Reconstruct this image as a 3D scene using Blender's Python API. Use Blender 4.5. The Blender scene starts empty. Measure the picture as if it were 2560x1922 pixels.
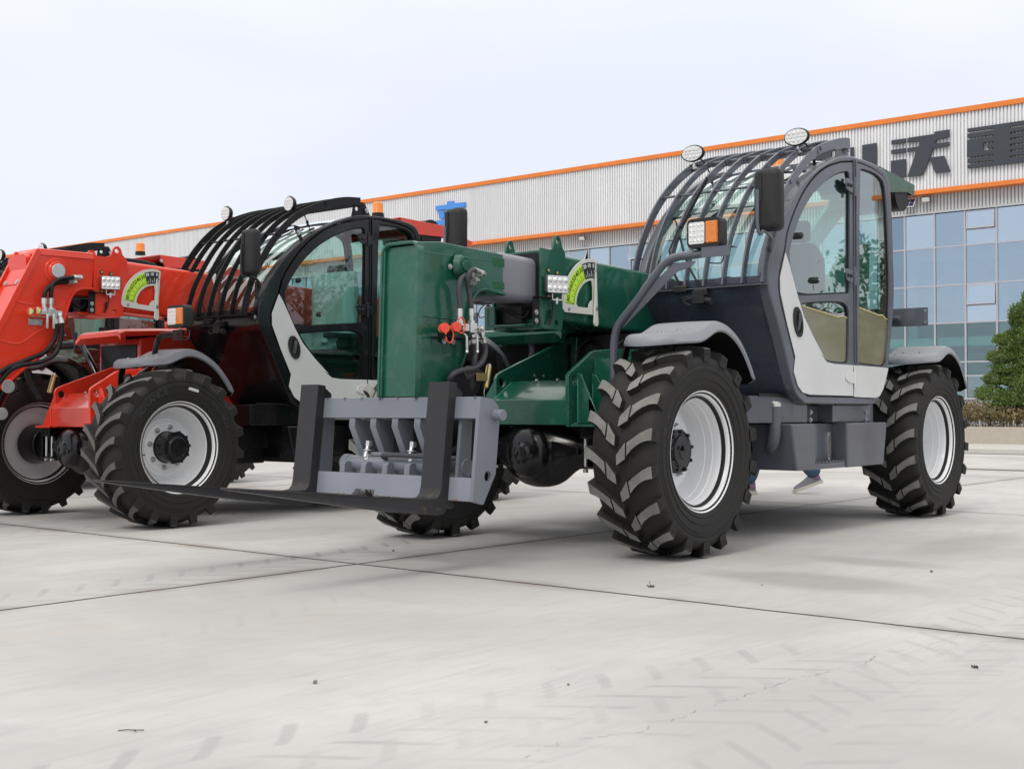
import bpy, bmesh, math, random
from mathutils import Vector, Matrix, noise as mnoise
from mathutils.geometry import tessellate_polygon
random.seed(7)
PI = math.pi; R_ = math.radians
scn = bpy.context.scene
COL = scn.collection

# ------------------------------------------------------------------ camera
F_PX = 3115.6; CXP, CYP = 1280.0, 961.0; CAMH = 0.82
PITCH = math.atan((1026.6-961)/F_PX)
cam_d = bpy.data.cameras.new('camera'); cam = bpy.data.objects.new('camera', cam_d); COL.objects.link(cam)
cam.location = (0, 0, CAMH); cam.rotation_euler = (PI/2+PITCH, 0, 0)
cam_d.sensor_width = 36; cam_d.lens = 36*F_PX/2560; cam_d.clip_end = 3000; cam_d.clip_start = .05
scn.camera = cam

# frames: vehicles stand parallel, nose towards the lower left; x forward, y to the vehicle's left, z up
TH = R_(230.5)
class Frame:
    def __init__(s, o, sc=1.0): s.o = o; s.sc = sc
    def place(s, ob): ob.location = (s.o[0], s.o[1], 0); ob.rotation_euler = (0, 0, TH); ob.scale = (s.sc,)*3
V1 = Frame((0.21, 7.565)); V2 = Frame((-3.218, 9.39), .95); V3 = Frame((-6.253, 12.18), .95)
def world(fr, x, y, z=0):
    c, s = math.cos(TH), math.sin(TH); k = fr.sc
    return Vector((fr.o[0]+k*(c*x-s*y), fr.o[1]+k*(s*x+c*y), k*z))
ZM = {'A':(1500,300,2.765),'B':(1450,800,2.212),'C':(900,550,2.765),'D':(700,900,3.403),'E':(400,450,2.7686),
      'F':(0,550,3.3217),'G':(0,850,2.765),'H':(1860,200,2.7686),'I':(2100,700,2.3739),'J':(2000,220,3.95),
      'K':(1000,480,3.6867),'L':(1380,600,6.389),'M':(1200,850,4.1525),'N':(0,600,2.373),'O':(0,0,.8640625),
      'Q':(2200,600,2.864),'R':(1840,940,5.027),'S':(1060,640,5.535),'T':(340,970,6.15),'P':(0,0,1)}
def un(k, X, Y, fr=V1, **kw):
    """measured photo point -> metres in a vehicle's frame, on the plane x=, y= or z="""
    a, b, s = ZM[k]; sx, sy = a+X/s, b+Y/s
    u, v = (sx-CXP)/F_PX, (CYP-sy)/F_PX
    d = (u, math.cos(PITCH)-v*math.sin(PITCH), math.sin(PITCH)+v*math.cos(PITCH))
    c, s_ = math.cos(TH), math.sin(TH); ox, oy = -fr.o[0], -fr.o[1]
    l = (c*ox+s_*oy, -s_*ox+c*oy, CAMH); r = (c*d[0]+s_*d[1], -s_*d[0]+c*d[1], d[2])
    (ax, val), = kw.items(); i = 'xyz'.index(ax); t = (val*fr.sc-l[i])/r[i]
    return Vector([(l[j]+t*r[j])/fr.sc for j in range(3)])
def unl(k, pts, fr=V1, **kw): return [un(k, p[0], p[1], fr, **kw) for p in pts]
def xz(ps): return [(p.x, p.z) for p in ps]
def yz(ps): return [(p.y, p.z) for p in ps]

# ------------------------------------------------------------------ materials
class NT:
    def __init__(s, name):
        s.m = bpy.data.materials.new(name); s.m.use_nodes = True; s.t = s.m.node_tree
        s.t.nodes.clear(); s.out = s.n('ShaderNodeOutputMaterial')
    def n(s, ty, **kw):
        x = s.t.nodes.new(ty)
        for k, v in kw.items(): setattr(x, k, v)
        return x
    def l(s, a, b): s.t.links.new(a, b)
    def put(s, sock, v):
        if isinstance(v, (int, float)): sock.default_value = v
        elif isinstance(v, (tuple, list)): sock.default_value = tuple(v)+((1,) if len(v) == 3 and sock.type == 'RGBA' else ())
        else: s.l(v, sock)
    def ma(s, op, a, b=0, c=None, clamp=False):
        x = s.n('ShaderNodeMath', operation=op, use_clamp=clamp); s.put(x.inputs[0], a); s.put(x.inputs[1], b)
        if c is not None: s.put(x.inputs[2], c)
        return x.outputs[0]
    def noise(s, vec, scale, detail=4, rough=.55, dist=0):
        x = s.n('ShaderNodeTexNoise'); s.l(vec, x.inputs['Vector']); x.inputs['Scale'].default_value = scale
        x.inputs['Detail'].default_value = detail; x.inputs['Roughness'].default_value = rough; x.inputs['Distortion'].default_value = dist
        return x.outputs['Fac']
    def ramp(s, f, lo, hi, a=0, b=1):
        x = s.n('ShaderNodeMapRange', interpolation_type='SMOOTHSTEP'); s.put(x.inputs[0], f)
        for i, v in zip((1, 2, 3, 4), (lo, hi, a, b)): s.put(x.inputs[i], v)
        return x.outputs[0]
    def mix(s, f, a, b, mode='MIX'):
        x = s.n('ShaderNodeMix', data_type='RGBA', blend_type=mode); s.put(x.inputs[0], f); s.put(x.inputs[6], a); s.put(x.inputs[7], b)
        return x.outputs[2]
    def map(s, vec, sc=(1,1,1), rot=(0,0,0), loc=(0,0,0)):
        x = s.n('ShaderNodeMapping'); s.l(vec, x.inputs[0]); x.inputs[1].default_value = loc; x.inputs[2].default_value = rot; x.inputs[3].default_value = sc
        return x.outputs[0]
    def obj(s): return s.n('ShaderNodeTexCoord').outputs['Object']
    def geo(s): return s.n('ShaderNodeNewGeometry')
    def sep(s, v): x = s.n('ShaderNodeSeparateXYZ'); s.l(v, x.inputs[0]); return x.outputs
    def bump(s, h, strength=.3, dist=.01, normal=None):
        x = s.n('ShaderNodeBump'); x.inputs['Strength'].default_value = strength; x.inputs['Distance'].default_value = dist; s.l(h, x.inputs['Height'])
        if normal is not None: s.l(normal, x.inputs['Normal'])
        return x.outputs[0]
    def bsdf(s, color, rough=.5, metal=0, normal=None, coat=0, spec=.5, coat_rough=.06):
        b = s.n('ShaderNodeBsdfPrincipled'); s.put(b.inputs['Base Color'], color); s.put(b.inputs['Roughness'], rough)
        s.put(b.inputs['Metallic'], metal); b.inputs['Coat Weight'].default_value = coat; b.inputs['Coat Roughness'].default_value = coat_rough
        b.inputs['Specular IOR Level'].default_value = spec
        if normal is not None: s.l(normal, b.inputs['Normal'])
        return b.outputs[0]
    def done(s, sh): s.l(sh, s.out.inputs[0]); return s.m

def paint(name, col, rough=.35, coat=.5, dirt=.12, bump=.03, metal=0, dirtcol=None):
    """sprayed metal: slight tone drift, fine dust, orange peel, varied gloss"""
    t = NT(name); o = t.geo().outputs['Position']
    n1 = t.noise(o, 1.7, 3); n2 = t.noise(o, 38, 5, .7); n3 = t.noise(o, 6, 6, .7, .6)
    dk = tuple(c*(1-dirt) for c in col); dc = dirtcol or tuple(min(1, c*.55+.14) for c in col)
    c = t.mix(t.ramp(n1, .35, .65), col, dk)
    c = t.mix(t.ma('MULTIPLY', t.ramp(n3, .5, .8), dirt*1.6), c, dc)
    r = t.ma('ADD', t.ma('MULTIPLY', n3, .22), rough-.09)
    nm = t.bump(t.ma('ADD', t.ma('MULTIPLY', n2, .35), n1), bump, .01)
    return t.done(t.bsdf(c, r, metal, nm, coat, .5 if min(col) > .1 else .28))
def plain(name, col, rough=.5, metal=0, bump=.05, scale=60, var=.15, coat=0):
    spec = .5 if max(col) > .12 or metal > .1 else .24
    t = NT(name); o = t.geo().outputs['Position']; n = t.noise(o, scale, 4, .6); n2 = t.noise(o, scale*.12, 3)
    c = t.mix(t.ma('MULTIPLY', t.ma('ADD', n, n2), .5), tuple(x*(1-var) for x in col), tuple(min(1, x*(1+var)) for x in col))
    return t.done(t.bsdf(c, t.ma('ADD', t.ma('MULTIPLY', n2, .2), rough-.1), metal, t.bump(n, bump, .005), coat, spec))
def glass(name, tint, refl=(1,1,1), boost=1.0, wav=.0):
    t = NT(name); tr = t.n('ShaderNodeBsdfTransparent'); tr.inputs[0].default_value = tint+(1,)
    gl = t.n('ShaderNodeBsdfGlossy'); gl.inputs[0].default_value = refl+(1,); gl.inputs[1].default_value = .015
    fr = t.n('ShaderNodeFresnel'); fr.inputs[0].default_value = 1.52
    if wav:
        nm = t.bump(t.noise(t.geo().outputs['Position'], 1.3, 2), wav, .05); t.l(nm, gl.inputs['Normal'])
    m = t.n('ShaderNodeMixShader'); t.l(t.ma('MULTIPLY', t.ma('MULTIPLY', fr.outputs[0], boost, clamp=True), t.ma('SUBTRACT', 1, t.geo().outputs['Backfacing'])), m.inputs[0]); t.l(tr.outputs[0], m.inputs[1]); t.l(gl.outputs[0], m.inputs[2])
    return t.done(m.outputs[0])
M = {}
M['green'] = paint('green_enamel', (.0085,.092,.056), .24, .45, .18)
M['greenlight'] = M['green']
M['slate'] = paint('slate_grey_enamel', (.092,.099,.122), .34, .45, .10)
M['navy'] = M['slate']
M['carriage'] = paint('blue_grey_enamel', (.155,.17,.20), .42, .2, .12)
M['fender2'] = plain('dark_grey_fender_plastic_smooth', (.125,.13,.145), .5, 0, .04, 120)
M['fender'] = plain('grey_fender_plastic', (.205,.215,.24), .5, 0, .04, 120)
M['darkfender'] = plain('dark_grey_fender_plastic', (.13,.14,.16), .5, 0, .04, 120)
M['white'] = paint('off_white_enamel', (.62,.635,.62), .3, .4, .07)
M['red'] = paint('red_enamel', (.70,.042,.016), .28, .5, .10)
M['black'] = paint('black_enamel', (.005,.005,.006), .22, .25, .1, .02)
M['satin'] = plain('satin_black_steel', (.010,.010,.011), .42, 0, .05, 50)
def forkmat():
    t = NT('worn_fork_black'); o = t.geo().outputs['Position']; x, y, z = t.sep(o); n = t.noise(o, 14, 6, .7); s_ = t.noise(t.map(o, (4, 4, 60)), 3, 4, .7)
    e = t.ma('MULTIPLY', t.ramp(z, .30, .46, 1, .15), t.ramp(n, .56, .66)); c = t.mix(e, (.024,.024,.026), (.085,.06,.04)); c = t.mix(t.ramp(s_, .70, .74, 0, .6), c, (.16,.155,.15))
    return t.done(t.bsdf(c, t.ramp(n, .3, .7, .38, .6), 0, t.bump(n, .12, .004), 0, .3))
M['forkblack'] = forkmat()
M['rubber'] = plain('tyre_rubber', (.021,.020,.019), .62, 0, .10, 70, .25)
M['tyretext'] = plain('moulded_tyre_lettering', (.050,.049,.052), .55, 0, .1, 70)
M['hose'] = plain('hose_rubber', (.055,.055,.062), .5, 0, .05, 80)
M['blackplastic'] = plain('black_plastic', (.022,.022,.023), .5, 0, .06, 200)
M['greyplastic'] = plain('dark_grey_plastic', (.075,.078,.085), .55, 0, .05, 150)
M['zinc'] = plain('zinc_plated_steel', (.62,.62,.60), .32, .85, .05, 90)
M['brass'] = plain('yellow_zinc_steel', (.62,.48,.22), .35, .85, .04, 90)
M['rim'] = paint('silver_rim_paint', (.78,.79,.80), .36, .25, .05)
M['boltsteel'] = plain('bolt_steel', (.5,.5,.5), .35, .9, .04, 90)
M['redcap'] = plain('red_plastic', (.7,.06,.03), .4, 0, .02, 60)
M['gaugegrey'] = plain('gauge_plate_grey', (.60,.60,.55), .45, 0, .02, 60, .05)
M['lime'] = plain('lime_sticker', (.50,.80,.05), .4, 0, .0, 30, .04)
M['sticker_dark'] = plain('dark_sticker', (.035,.037,.045), .4, 0, 0, 30)
M['inkblack'] = plain('black_ink', (.02,.02,.02), .5, 0, 0, 30)
M['inkwhite'] = plain('white_ink', (.8,.8,.8), .5, 0, 0, 30)
M['seat'] = plain('seat_vinyl', (.03,.03,.032), .5, 0, .1, 60)
M['foil'] = plain('clear_plastic_wrap', (.62,.68,.68), .18, .2, .9, 9, .2)
M['slateshade'] = paint('shaded_slate_enamel', (.030,.036,.054), .26, .55, .10)  # same slate paint, with the front apron's shade put into its colour
M['tealpale'] = paint('green_enamel_cover', (.020,.135,.085), .34, .5, .10)
M['glass'] = glass('tinted_cab_glass', (.80,.95,.91), (.93,1,.98), 2.6, .02)
M['glassfront'] = glass('tinted_windscreen_glass', (.80,.94,.90), (.95,1,.98), 2.2, .02)
M['glassdark'] = glass('dark_tinted_glass', (.62,.78,.74), (1,1,1), 1.9, .02)
def filmglass():
    t = NT('glass_with_protective_film'); o = t.geo().outputs['Position']
    n = t.noise(t.map(o, (4, 4, 18)), 1.5, 4, .6)
    b = t.bsdf(t.mix(n, (.20,.19,.10), (.34,.33,.20)), .18, 0, t.bump(n, .15, .02), .8)
    tr = t.n('ShaderNodeBsdfTransparent'); tr.inputs[0].default_value = (.75,.74,.55,1)
    m = t.n('ShaderNodeMixShader'); m.inputs[0].default_value = .62; t.l(tr.outputs[0], m.inputs[1]); t.l(b, m.inputs[2])
    return t.done(m.outputs[0])
M['film'] = filmglass()
M['filmedge'] = plain('yellow_film_edge', (.52,.42,.16), .3, 0, .2, 20)
def lampglass(name, col):
    t = NT(name); o = t.geo().outputs['Position']; v = t.n('ShaderNodeTexVoronoi'); t.l(o, v.inputs['Vector']); v.inputs['Scale'].default_value = 130
    return t.done(t.bsdf(t.mix(v.outputs['Distance'], tuple(c*.6 for c in col), col), .15, .25, t.bump(v.outputs['Distance'], .25, .004), 1))
M['lens'] = lampglass('clear_lamp_lens', (.82,.82,.80))
M['amber'] = lampglass('amber_lamp_lens', (.82,.22,.01))
def lugtop():
    t = NT('scuffed_lug_top'); o = t.geo().outputs['Position']
    w = t.n('ShaderNodeTexWave', wave_type='BANDS', bands_direction='Z'); t.l(t.map(o, (1,1,1), (.5,.4,.3)), w.inputs['Vector']); w.inputs['Scale'].default_value = 62; w.inputs['Distortion'].default_value = .3
    n = t.noise(o, 9, 4); w0 = t.ma('MULTIPLY', w.outputs['Fac'], t.ramp(n, .3, .7, .55, 1))
    return t.done(t.bsdf(t.mix(w0, (.05,.049,.046), (.38,.375,.35)), .6, 0, t.bump(w.outputs['Fac'], .5, .004)))
M['lugtop'] = lugtop()
M['luggrey'] = plain('worn_lug_rubber', (.10,.098,.092), .55, 0, .08, 70, .25)

# ------------------------------------------------------------------ mesh building
def finish(bm, sharp=34):
    bm.normal_update()
    for f in bm.faces: f.smooth = True
    for e in bm.edges:
        if len(e.link_faces) == 2:
            if e.calc_face_angle(0) > R_(sharp): e.smooth = False
            elif e.link_faces[0].material_index != e.link_faces[1].material_index: e.smooth = False
class MB:
    """collects shapes, becomes ONE mesh object"""
    def __init__(s, *mats): s.bm = bmesh.new(); s.mats = list(mats); s.mi = 0
    def use(s, mat):
        if mat not in s.mats: s.mats.append(mat)
        s.mi = s.mats.index(mat); return s
    def face(s, vs):
        try: f = s.bm.faces.new(vs)
        except ValueError: return None
        f.material_index = s.mi; return f
    def v(s, p): return s.bm.verts.new(p)
    def box(s, c, d, rot=None, taper=None):
        rot = rot or Matrix.Identity(3); c = Vector(c); vs = []
        for dx in (-.5, .5):
            for dy in (-.5, .5):
                for dz in (-.5, .5): vs.append(s.v(c+rot@Vector((dx*d[0], dy*d[1], dz*d[2]))))
        for q in ((0,1,3,2),(4,6,7,5),(0,4,5,1),(2,3,7,6),(0,2,6,4),(1,5,7,3)): s.face([vs[i] for i in q])
        return s
    def span(s, a, b):
        a, b = Vector(a), Vector(b); return s.box((a+b)/2, [abs(b[i]-a[i]) for i in range(3)])
    def poly3(s, outer, off, holes=()):
        """flat polygon (3D points) with holes, extruded by vector off"""
        loops = [[Vector(p) for p in outer]]+[[Vector(p) for p in h] for h in holes]; off = Vector(off)
        tris = tessellate_polygon(loops); flat = [p for l in loops for p in l]
        A = [s.v(p) for p in flat]; B = [s.v(p+off) for p in flat]
        for t in tris: s.face([A[i] for i in t]); s.face([B[i] for i in reversed(t)])
        k = 0
        for l in loops:
            n = len(l)
            for i in range(n): j = (i+1) % n; s.face([A[k+i], A[k+j], B[k+j], B[k+i]])
            k += n
        return s
    def yplate(s, pts, y0, y1, holes=()):
        return s.poly3([(p[0], y0, p[1]) for p in pts], (0, y1-y0, 0), [[(q[0], y0, q[1]) for q in h] for h in holes])
    def xplate(s, pts, x0, x1, holes=()):
        return s.poly3([(x0, p[0], p[1]) for p in pts], (x1-x0, 0, 0), [[(x0, q[0], q[1]) for q in h] for h in holes])
    def zplate(s, pts, z0, z1, holes=()):
        return s.poly3([(p[0], p[1], z0) for p in pts], (0, 0, z1-z0), [[(q[0], q[1], z0) for q in h] for h in holes])
    def ring(s, c, ax, r, n=12, up=None):
        ax = Vector(ax).normalized(); u = ax.orthogonal().normalized() if up is None else (Vector(up)-ax*Vector(up).dot(ax)).normalized()
        w = ax.cross(u); return [s.v(Vector(c)+r*(math.cos(a)*u+math.sin(a)*w)) for a in [2*PI*i/n for i in range(n)]]
    def bridge(s, r0, r1):
        n = len(r0)
        for i in range(n): j = (i+1) % n; s.face([r0[i], r0[j], r1[j], r1[i]])
    def cyl(s, a, b, r0, r1=None, n=16, cap=True):
        a, b = Vector(a), Vector(b); r1 = r0 if r1 is None else r1
        A = s.ring(a, b-a, r0, n); B = s.ring(b, b-a, r1, n); s.bridge(A, B)
        if cap: s.face(list(reversed(A))); s.face(B)
        return s
    def tube(s, pts, r, n=8, sm=4, cap=True):
        P = catmull(pts, sm) if sm and len(pts) > 2 else [Vector(p) for p in pts]
        prev = None; up = None; first = None
        for i, p in enumerate(P):
            t = (P[min(i+1, len(P)-1)]-P[max(i-1, 0)]).normalized()
            up = t.orthogonal().normalized() if up is None else (up-t*up.dot(t)).normalized()
            w = t.cross(up); rr = r(i/(len(P)-1)) if callable(r) else r
            ring = [s.v(p+rr*(math.cos(2*PI*k/n)*up+math.sin(2*PI*k/n)*w)) for k in range(n)]
            if prev: s.bridge(prev, ring)
            else: first = ring
            prev = ring
        if cap: s.face(list(reversed(first))); s.face(prev)
        return s
    def bar(s, pts, w, h, side, sm=0):
        """rectangular bar along pts; side = direction of the width w, h = thickness across"""
        P = catmull(pts, sm) if sm else [Vector(p) for p in pts]; side = Vector(side).normalized(); prev = None
        for i, p in enumerate(P):
            t = (P[min(i+1, len(P)-1)]-P[max(i-1, 0)]).normalized(); nrm = t.cross(side).normalized()
            sd = side
            ring = [s.v(p+sd*w/2*a+nrm*h/2*b) for a, b in ((-1,-1),(1,-1),(1,1),(-1,1))]
            if prev: s.bridge(prev, ring)
            else: s.face(list(reversed(ring)))
            prev = ring
        s.face(prev); return s
    def lathe(s, prof, c=(0,0,0), ax='y', n=48, close=False):
        """prof = [(r, along)] turned about the axis through c"""
        rings = []
        for r, h in prof:
            ring = []
            for i in range(n):
                a = 2*PI*i/n; ca, sa = r*math.cos(a), r*math.sin(a)
                p = {'y':(ca, h, sa), 'x':(h, ca, sa), 'z':(ca, sa, h)}[ax]
                ring.append(s.v(Vector(c)+Vector(p)))
            rings.append(ring)
        for a, b in zip(rings, rings[1:]): s.bridge(a, b)
        if close: s.bridge(rings[-1], rings[0])
        else: s.face(list(reversed(rings[0]))); s.face(rings[-1])
        return s
    def loft(s, secs, cap=True, closed=True):
        rs = [[s.v(p) for p in sec] for sec in secs]
        for a, b in zip(rs, rs[1:]):
            n = len(a)
            for i in range(n if closed else n-1): j = (i+1) % n; s.face([a[i], a[j], b[j], b[i]])
        if cap: s.face(list(reversed(rs[0]))); s.face(rs[-1])
        return s
    def sphere(s, c, r, n=12, m=8, sc=(1,1,1)):
        c = Vector(c); rings = []
        top = s.v(c+Vector((0,0,r*sc[2]))); bot = s.v(c-Vector((0,0,r*sc[2])))
        for j in range(1, m):
            ph = PI*j/m; rings.append([s.v(c+Vector((r*sc[0]*math.sin(ph)*math.cos(2*PI*i/n), r*sc[1]*math.sin(ph)*math.sin(2*PI*i/n), r*sc[2]*math.cos(ph)))) for i in range(n)])
        for a, b in zip(rings, rings[1:]): s.bridge(b, a)
        for i in range(n): j = (i+1) % n; s.face([top, rings[0][i], rings[0][j]]); s.face([bot, rings[-1][j], rings[-1][i]])
        return s
    def hexbolt(s, p, ax, r=.012, h=.008, washer=True):
        p, ax = Vector(p), Vector(ax).normalized()
        if washer: s.cyl(p, p+ax*.002, r*1.5, n=12)
        return s.cyl(p, p+ax*h, r, n=6)
    def xform(s, mat):
        bmesh.ops.transform(s.bm, matrix=mat, verts=s.bm.verts); return s
    def build(s, name, parent=None, bevel=0, seg=2, sharp=34, sub=0, recalc=True):
        if recalc: bmesh.ops.recalc_face_normals(s.bm, faces=s.bm.faces)
        finish(s.bm, sharp); me = bpy.data.meshes.new(name); s.bm.to_mesh(me); s.bm.free()
        for m in s.mats: me.materials.append(m)
        ob = bpy.data.objects.new(name, me); COL.objects.link(ob)
        if parent: ob.parent = parent
        if sub:
            q = ob.modifiers.new('sub', 'SUBSURF'); q.levels = q.render_levels = sub
        if bevel:
            q = ob.modifiers.new('bevel', 'BEVEL'); q.width = bevel; q.segments = seg; q.limit_method = 'ANGLE'; q.angle_limit = R_(35); q.harden_normals = True
            q.use_clamp_overlap = True
        return ob
def build_split(mb, name, parent, d=.03, **kw):
    """every separate piece (islands closer than d belong together) becomes an object of its own"""
    bm = mb.bm; bm.verts.ensure_lookup_table(); bm.verts.index_update(); seen = [-1]*len(bm.verts); isl = []
    for v in bm.verts:
        if seen[v.index] >= 0: continue
        st = [v]; seen[v.index] = len(isl); grp = []
        while st:
            a = st.pop(); grp.append(a)
            for e in a.link_edges:
                b = e.other_vert(a)
                if seen[b.index] < 0: seen[b.index] = len(isl); st.append(b)
        isl.append(grp)
    cen = [sum((v.co for v in g), Vector())/len(g) for g in isl]; par = list(range(len(isl)))
    def fd(i):
        while par[i] != i: i = par[i]
        return i
    for i in range(len(isl)):
        for j in range(i): 
            if (cen[i]-cen[j]).length < d: par[fd(i)] = fd(j)
    obs = []
    for r in sorted({fd(i) for i in range(len(isl))}):
        keep = {v.index for i in range(len(isl)) if fd(i) == r for v in isl[i]}
        m2 = MB(*mb.mats); m2.bm.free(); m2.bm = bm.copy(); m2.bm.verts.ensure_lookup_table()
        bmesh.ops.delete(m2.bm, geom=[v for v in m2.bm.verts if v.index not in keep], context='VERTS')
        obs.append(m2.build(name, parent, **kw))
    bm.free(); return obs
def ring_plate(mb, outer, inner, y0, y1, c=(-1.95, 1.7), N=180):
    def hit(poly, a):
        d = Vector((math.cos(a), math.sin(a))); best = None; n = len(poly)
        for i in range(n):
            p, q = Vector(poly[i])-Vector(c), Vector(poly[(i+1) % n])-Vector(c); e = q-p; den = d.x*e.y-d.y*e.x
            if abs(den) < 1e-9: continue
            t = (p.x*e.y-p.y*e.x)/den; u = (p.x*d.y-p.y*d.x)/den
            if t > 0 and -1e-6 <= u <= 1+1e-6 and (best is None or t > best): best = t
        return (c[0]+d.x*best, c[1]+d.y*best)
    A = [2*PI*i/N for i in range(N)]; o = [hit(outer, a) for a in A]; n_ = [hit(inner, a) for a in A]
    R4 = [[mb.v((p[0], y, p[1])) for p in L] for L, y in ((o, y0), (o, y1), (n_, y1), (n_, y0))]
    for k in range(4): mb.bridge(R4[k], R4[(k+1) % 4])
    return mb
def catmull(pts, k=4):
    P = [Vector(p) for p in pts]; out = []
    for i in range(len(P)-1):
        p0, p1, p2, p3 = P[max(i-1, 0)], P[i], P[i+1], P[min(i+2, len(P)-1)]
        for j in range(k):
            t = j/k; out.append(.5*((2*p1)+(p2-p0)*t+(2*p0-5*p1+4*p2-p3)*t*t+(3*p1-p0-3*p2+p3)*t**3))
    out.append(P[-1]); return out
def sm2(pts, k=4):
    return [(p.x, p.y) for p in catmull([(a[0], a[1], 0) for a in pts], k)]
def inset(pts, d, closed=True):
    """offset a 2D outline to its inside (orientation found from area)"""
    n = len(pts); A = sum(pts[i][0]*pts[(i+1) % n][1]-pts[(i+1) % n][0]*pts[i][1] for i in range(n)); sg = 1 if A > 0 else -1
    out = []
    for i in range(n):
        a, b, c = Vector(pts[i-1]).to_2d(), Vector(pts[i]).to_2d(), Vector(pts[(i+1) % n]).to_2d()
        e1, e2 = (b-a), (c-b)
        if e1.length < 1e-6 or e2.length < 1e-6: out.append((b.x, b.y)); continue
        e1.normalize(); e2.normalize(); n1 = Vector((-e1.y, e1.x))*sg; n2 = Vector((-e2.y, e2.x))*sg; m = (n1+n2)
        if m.length < 1e-4: m = n1.copy()
        m.normalize(); k = d/max(.35, m.dot(n1)); out.append((b.x+m.x*k, b.y+m.y*k))
    return out
def rrect(w, h, r, n=4, c=(0, 0)):
    out = []
    for cx, cy, a0 in ((w/2-r, h/2-r, 0), (-w/2+r, h/2-r, 90), (-w/2+r, -h/2+r, 180), (w/2-r, -h/2+r, 270)):
        for i in range(n+1): a = R_(a0+90*i/n); out.append((c[0]+cx+r*math.cos(a), c[1]+cy+r*math.sin(a)))
    return out
def circ(cx, cy, r, n=16): return [(cx+r*math.cos(2*PI*i/n), cy+r*math.sin(2*PI*i/n)) for i in range(n)]
def text_mesh(txt, size, depth=.001, bold=0, align='CENTER'):
    cu = bpy.data.curves.new('t', 'FONT'); cu.body = txt; cu.size = size; cu.extrude = depth; cu.offset = bold; cu.align_x = align; cu.align_y = 'CENTER'; cu.resolution_u = 3
    ob = bpy.data.objects.new('t', cu); COL.objects.link(ob); bpy.context.view_layer.update()
    me = bpy.data.meshes.new_from_object(ob.evaluated_get(bpy.context.evaluated_depsgraph_get()))
    bpy.data.objects.remove(ob); bpy.data.curves.remove(cu); return me
def add_text(mb, txt, size, mat4, depth=.001, bold=0):
    me = text_mesh(txt, size, depth, bold); k = len(mb.bm.faces); nv = len(mb.bm.verts); mb.bm.from_mesh(me)
    mb.bm.verts.ensure_lookup_table(); mb.bm.faces.ensure_lookup_table()
    bmesh.ops.transform(mb.bm, matrix=mat4, verts=mb.bm.verts[nv:])
    for f in mb.bm.faces[k:]: f.material_index = mb.mi
    bpy.data.meshes.remove(me)
def basis(o, xa, ya, za=None):
    xa, ya = Vector(xa).normalized(), Vector(ya).normalized(); za = xa.cross(ya) if za is None else Vector(za)
    m = Matrix((xa, ya, za)).transposed().to_4x4(); m.translation = Vector(o); return m
def empty(name, label=None, cat=None, group=None, loc=(0,0,0), rz=0, parent=None):
    o = bpy.data.objects.new(name, None); COL.objects.link(o); o.location = loc; o.rotation_euler = (0, 0, rz); o.empty_display_size = .2
    if parent: o.parent = parent
    tag(o, label, cat, group); return o
def tag(o, label=None, cat=None, group=None, kind=None):
    for k, v in (('label', label), ('category', cat), ('group', group), ('kind', kind)):
        if v: o[k] = v
    return o
def copy_tree(o, parent=None, par=None):
    c = o.copy(); COL.objects.link(c); c.parent = parent
    for ch in list(o.children): copy_tree(ch, c)
    return c
# ------------------------------------------------------------------ sky, sun, air
w = bpy.data.worlds.new('World'); scn.world = w; w.use_nodes = True; wt = w.node_tree; wt.nodes.clear()
def wn(ty, **kw):
    x = wt.nodes.new(ty)
    for k, v in kw.items(): setattr(x, k, v)
    return x
SUN_EL, SUN_ROT = R_(48), R_(212)
sky = wn('ShaderNodeTexSky', sky_type='NISHITA', sun_disc=False, sun_elevation=SUN_EL, sun_rotation=SUN_ROT, air_density=1.0, dust_density=3.0)
tc = wn('ShaderNodeTexCoord'); sp = wn('ShaderNodeSeparateXYZ'); wt.links.new(tc.outputs['Generated'], sp.inputs[0])
# thin cloud layer: flatten directions onto a high plane so the clouds shrink towards the horizon
dv = wn('ShaderNodeMath', operation='ADD'); wt.links.new(sp.outputs[2], dv.inputs[0]); dv.inputs[1].default_value = .18
vx = wn('ShaderNodeVectorMath', operation='DIVIDE'); wt.links.new(tc.outputs['Generated'], vx.inputs[0])
cb = wn('ShaderNodeCombineXYZ'); [wt.links.new(dv.outputs[0], cb.inputs[i]) for i in range(3)]; wt.links.new(cb.outputs[0], vx.inputs[1])
nz = wn('ShaderNodeTexNoise'); wt.links.new(vx.outputs[0], nz.inputs['Vector']); nz.inputs['Scale'].default_value = 1.1; nz.inputs['Detail'].default_value = 5; nz.inputs['Roughness'].default_value = .5; nz.inputs['Distortion'].default_value = .4
mr = wn('ShaderNodeMapRange', interpolation_type='SMOOTHSTEP'); wt.links.new(nz.outputs['Fac'], mr.inputs[0]); mr.inputs[1].default_value = .38; mr.inputs[2].default_value = .66
cm = wn('ShaderNodeMix', data_type='RGBA'); wt.links.new(mr.outputs[0], cm.inputs[0]); cm.inputs[6].default_value = (8.0, 8.4, 9.4, 1); cm.inputs[7].default_value = (8.6, 8.9, 9.55, 1)
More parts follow.
